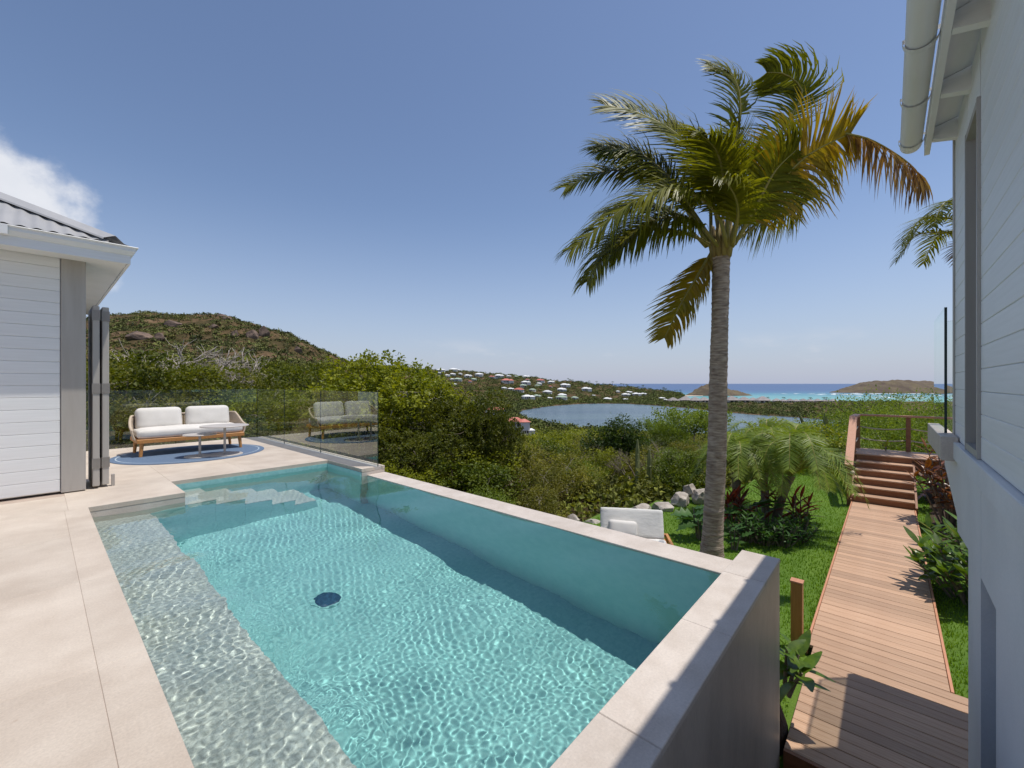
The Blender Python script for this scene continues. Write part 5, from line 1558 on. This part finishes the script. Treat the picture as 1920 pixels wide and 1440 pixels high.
f = 1420.0; k = f / 793
islet('rocky_islet', f, pxF(1345, f), [(-62 * k, 0), (-50 * k, 4 * k), (-28 * k, 16 * k), (-14 * k, 20 * k), (4 * k, 18 * k), (22 * k, 11 * k), (50 * k, 4.5 * k), (66 * k, 0)], 70, 'low brown rocky islet behind the coconut trunk', 'islet', 1)
f = 1850.0; k = f / 793
islet('rocky_islet', f, pxF(1670, f), [(-112 * k, 0), (-85 * k, 6 * k), (-55 * k, 16 * k), (-15 * k, 23 * k), (30 * k, 23 * k), (70 * k, 21 * k), (85 * k, 12 * k), (118 * k, 0)], 150, 'large flat topped islet on the horizon ringed by surf above the landing', 'islet', 2)
f = 12000.0; k = f / 793
islet('rocky_islet', f, pxF(1086, f), [(-20 * k, 0), (-14 * k, 3 * k), (-4 * k, 5 * k), (5 * k, 7.2 * k), (11 * k, 4 * k), (18 * k, 0)], 400, 'tiny hazy blue islet far out on the horizon', 'islet', 3)
bpy.data.objects['rocky_islet.002'].data.materials.clear(); bpy.data.objects['rocky_islet.002'].data.materials.append(M['hazeislet'])


def foam_lines():
    V = []; Fq = []; rng = np.random.default_rng(6)

    def strip(px0, px1, F0, F1, wmax, dens):
        n_ = 60; run_ = False
        for j in range(n_):
            t = j / (n_ - 1); f_ = F0 + (F1 - F0) * t + 14 * math.sin(j * .55) + rng.normal() * 4; x = px0 + (px1 - px0) * t
            if rng.random() > dens: run_ = False; continue
            w_ = wmax * 1.15 * rng.uniform(.25, 1) * math.sin(PI * min(max(t, .03), .97)) ** .4
            V.extend([(pxF(x, f_), f_ - w_, SEA + .35), (pxF(x, f_), f_ + w_, SEA + .35)])
            if run_: b = len(V); Fq.append((b - 4, b - 2, b - 1, b - 3))
            run_ = True
    strip(1450, 1570, 1640, 1720, 16, .75); strip(1515, 1640, 1480, 1560, 24, .85); strip(1560, 1760, 1640, 1700, 34, .92); strip(1590, 1700, 1330, 1300, 18, .8)
    strip(1640, 1790, 1180, 1240, 22, .85); strip(1560, 1700, 1520, 1440, 14, .7); strip(1700, 1800, 1420, 1480, 22, .85); strip(1460, 1530, 1560, 1600, 10, .6); strip(1570, 1780, 1760, 1745, 16, .9)
    strip(1300, 1412, 1345, 1360, 3, .6)
    o = link('surf', np_mesh('surf', [v for v in V], Fq, M['foam'])); o.rotation_euler = (0, 0, ANG - PI / 2); return tag(o, kind='stuff')


foam_lines()
mb = MB(); V = []; up_, lo_ = [], []
for px, f0, f1 in ((1236, 1330, 1420), (1255, 1290, 1400), (1275, 1300, 1390), (1300, 1330, 1375), (1318, 1345, 1362)):
    V += [(pxF(px, f0), f0, SEA + .5), (pxF(px, f1), f1, SEA + 1.1)]
mb.add(V, [(2 * i, 2 * i + 2, 2 * i + 3, 2 * i + 1) for i in range(4)])
o = mb.obj('beach', M['sand']); o.rotation_euler = (0, 0, ANG - PI / 2); tag(o, kind='structure')
bt_ = tag(empty('sailing_boat', P(9000, pxF(1104, 9000), SEA)), 'distant white sail beside the tiny hazy islet', 'boat')
MB().add([(0, -8, 4), (0, 8, 4), (0, 0, 40), (.8, -8, 4), (.8, 8, 4), (.8, 0, 40)], [(0, 1, 2), (5, 4, 3), (0, 3, 4, 1), (1, 4, 5, 2), (2, 5, 3, 0)]).obj('sail', M['foam'], bt_)
MB().prism([(-12, 4), (12, 4), (8, 0), (-9, 0)], lambda u, v, d: (d, u, v), -3, 3).obj('hull', M['foam'], bt_); bt_.rotation_euler = (0, 0, ANG)


# ------------------------------------------------------------------ houses
def house_proto(roofmat, wx, wy, wh, rh, label, group, wing=True):
    r = tag(empty('villa'), label, 'house', group)
    w_ = MB().box((-wx, -wy, -2), (wx, wy, wh))
    if wing: w_.box((wx * .4, -wy * 1.5, -2), (wx * 1.5, -wy * .2, wh * .9))
    wo = link('wall', w_.mesh('wall', M['housewall']), r)
    wm = MB().box((-wx * .13, -wy - .06, .5), (wx * .13, -wy + .05, wh * .72)).mesh('window', M['housedark'])
    for x in (-.62, -.2, .22): link('window', wm, r, (wx * x, 0, 0))
    rf = MB(); e = .7

    def hip(x0, x1, y0, y1, z0, h):
        my = (y0 + y1) / 2; q = min((x1 - x0), (y1 - y0)) / 2 * .9
        rf.add([(x0, y0, z0), (x1, y0, z0), (x1, y1, z0), (x0, y1, z0), (x0 + q, my, z0 + h), (x1 - q, my, z0 + h)], [(0, 1, 5, 4), (1, 2, 5), (2, 3, 4, 5), (3, 0, 4), (3, 2, 1, 0)])
    hip(-wx - e, wx + e, -wy - e, wy + e, wh + .02, rh)
    if wing: hip(wx * .4 - e, wx * 1.5 + e, -wy * 1.5 - e, -wy * .2 + e, wh * .9 + .02, rh * .8)
    link('roof', rf.mesh('roof', M[roofmat]), r); return r


PR = {'w': house_proto('roofwhite', 6, 4.4, 4.0, 2.5, 'white roofed villa on the far hillside above the lagoon', 'white roofed villas on the far hillside'),
      'g': house_proto('roofgreen', 6, 4.4, 4.0, 2.4, 'pale green roofed villa on the far hillside', 'green roofed villas on the far hillside'),
      'r': house_proto('roofred', 6, 4.4, 4.0, 2.5, 'red roofed villa on the far hillside', 'red roofed villas on the far hillside')}
used = set()


def ground_at(px, py):
    """The first place along the sight line where the land comes up to it."""
    fs = np.arange(430, 1420, 5.0); zz = terrain(fs, pxF(px, fs)); ln_ = topz(py, fs)
    hit = np.nonzero(zz >= ln_)[0]
    return fs[hit[0]] if len(hit) else fs[np.argmin(np.abs(zz - ln_))]


HS = [('w', 826, 695, 18), ('w', 850, 694, 18), ('w', 858, 694, 12), ('w', 822, 699, 9), ('w', 838, 704, 10), ('w', 848, 703, 13), ('w', 876, 705, 15), ('w', 863, 700, 9), ('w', 898, 703, 18), ('w', 935, 706, 20), ('r', 921, 706, 11), ('w', 848, 711, 11), ('g', 858, 712, 18),
      ('r', 881, 714, 9), ('g', 888, 711, 12), ('w', 851, 720, 11), ('w', 953, 705, 10), ('g', 966, 705, 10), ('w', 985, 706, 14), ('r', 949, 716, 24), ('r', 988, 711, 9), ('w', 984, 718, 18), ('g', 980, 724, 15), ('g', 1007, 723, 12), ('r', 1012, 714, 18), ('w', 1010, 719, 12), ('w', 1032, 716, 13), ('r', 1032, 724, 8),
      ('w', 945, 727, 12), ('w', 957, 729, 13), ('r', 972, 733, 22), ('g', 998, 731, 15), ('w', 1026, 736, 20), ('w', 1058, 723, 20), ('w', 1052, 732, 20), ('g', 1006, 742, 14), ('w', 988, 746, 24), ('w', 1029, 746, 11), ('w', 1053, 742, 19), ('g', 1052, 747, 24), ('g', 1077, 746, 15), ('w', 1098, 730, 20), ('w', 1112, 740, 7),
      ('w', 1138, 748, 16), ('w', 1158, 733, 9), ('w', 1178, 735, 13), ('w', 1172, 740, 16), ('w', 1192, 739, 16), ('w', 1205, 738, 12), ('w', 1172, 748, 10), ('w', 1240, 746, 11), ('w', 1248, 749, 10)]
for kind, px, py, wpx in HS:
    f = float(ground_at(px, py + 3)); R = pxF(px, f); sc = wpx / 793 * f / 17.5
    rz = ANG - PI / 2 + random.uniform(-.5, .5); loc = P(f, R, hgt(f, R) + .6)
    if kind not in used:
        used.add(kind); PR[kind].location = loc; PR[kind].rotation_euler = (0, 0, rz); PR[kind].scale = (sc, sc, sc * .9)
    else: dup(PR[kind], loc, rz, (sc, sc, sc * .9))
for px, py, f, wpx, kd, lb in ((965, 800, 150, 42, 'r', 'white villa with a red roof showing right of the dark leafy tree'), (925, 776, 170, 34, 'r', 'red roofed villa half hidden by the top of the dark leafy tree'), (985, 812, 158, 26, 'w', 'white walled house beside the nearest red roofed villa'), (1053, 820, 190, 17, 'g', 'small house half buried in the scrub below the lagoon')):
    R = pxF(px, f); sc = wpx / 793 * f / 15.5; z = topz(py, f)
    dup(PR[kd], P(f, R, z), ANG - PI / 2 + .25, (sc, sc, sc), lb, 'villas in the scrub below the pool')
# resort bungalows along the bay
bg_ = tag(empty('bungalow'), 'grey roofed bungalow in the row along the turquoise bay', 'house', 'grey roofed bungalows along the bay')
link('wall', MB().box((-4, -3, -1), (4, 3, 2.6)).mesh('wall', M['housewall']), bg_)
rf = MB().add([(-5.5, -4.6, 2.5), (5.5, -4.6, 2.5), (5.5, 4.6, 2.5), (-5.5, 4.6, 2.5), (-.8, 0, 6.4), (.8, 0, 6.4)], [(0, 1, 5, 4), (1, 2, 5), (2, 3, 4, 5), (3, 0, 4), (3, 2, 1, 0)])
link('roof', rf.mesh('roof', M['roofgrey']), bg_)
wm = MB().box((-1.1, -3.05, 0), (1.1, -2.95, 2)).mesh('window', M['housedark'])
link('window', wm, bg_, (-1.7, 0, 0)); link('window', wm, bg_, (1.7, 0, 0))
first = True
for px, wpx, f in ((1262, 20, 900), (1285, 24, 905), (1303, 22, 895), (1320, 20, 910), (1372, 26, 890), (1395, 22, 905), (1412, 18, 915), (1430, 26, 880), (1456, 15, 910), (1468, 13, 905), (1481, 14, 912), (1493, 12, 905), (1506, 14, 912), (1519, 13, 905), (1533, 14, 910), (1548, 12, 905), (1562, 13, 912)):
    f -= 35; loc = P(f, pxF(px, f), -37.3); sc = wpx / 793 * f / 11; rz = ANG - PI / 2 + random.uniform(-.2, .2)
    if first: bg_.location = loc; bg_.rotation_euler = (0, 0, rz); bg_.scale = (sc, sc, sc * .8); first = False
    else: dup(bg_, loc, rz, (sc, sc, sc * .8))

# far coconut palms on the headland and the lagoon shore
fp = tag(empty('shore_palm'), 'distant coconut palm along the headland shore', 'palm tree', 'distant palms along the shore')
link('trunk', MB().tube([(0, 0, -1), (.3, 0, 4), (.2, 0, 8)], [.3, .22, .18], 5).mesh('trunk', M['bark'], True), fp)
rng = np.random.default_rng(12); Cc = []; Dd = []
for k in range(13):
    a = 2.4 * k; el = rng.uniform(-.4, .9)
    for j in range(4):
        t = (j + .3) / 4; p = np.array([math.cos(a) * 3.2 * t, math.sin(a) * 3.2 * t, 8 + 2.2 * t * math.sin(el + .3) - 2.6 * t * t]); Cc.append(p); Dd.append([math.cos(a), math.sin(a), -.6 * t])
Vl, Fl = leaves_np(np.array(Cc), np.array(Dd, float), np.tile([0, 0, 1.0], (len(Cc), 1)) + rng.normal(size=(len(Cc), 3)) * .2, 1.3 + 0 * np.arange(len(Cc)), .42 + 0 * np.arange(len(Cc)), -.4)
link('crown', np_mesh('crown', Vl, Fl, M['leafdark']), fp)
first = True
spots = [(880, 694), (886, 694), (960, 703), (964, 702)]
for k in range(64):
    px = rng.uniform(1060, 1300); spots.append((px, None))
for px, py in spots:
    f = rng.uniform(1150, 1390) if px > 1000 else 1250; R = pxF(px, f); z = hgt(f, R)
    if z < -38.0: continue
    sc = rng.uniform(1.0, 1.6); loc = P(f, R, z); rz = rng.uniform(0, 6)
    if first: fp.location = loc; fp.scale = (sc,) * 3; first = False
    else: dup(fp, loc, rz, sc)
for px, f in ((1545, 880), (1550, 870), (1470, 885), (1440, 900), (1380, 880), (1335, 890), (1520, 872)):
    dup(fp, P(f, pxF(px, f), -37.6), px, 1.25)
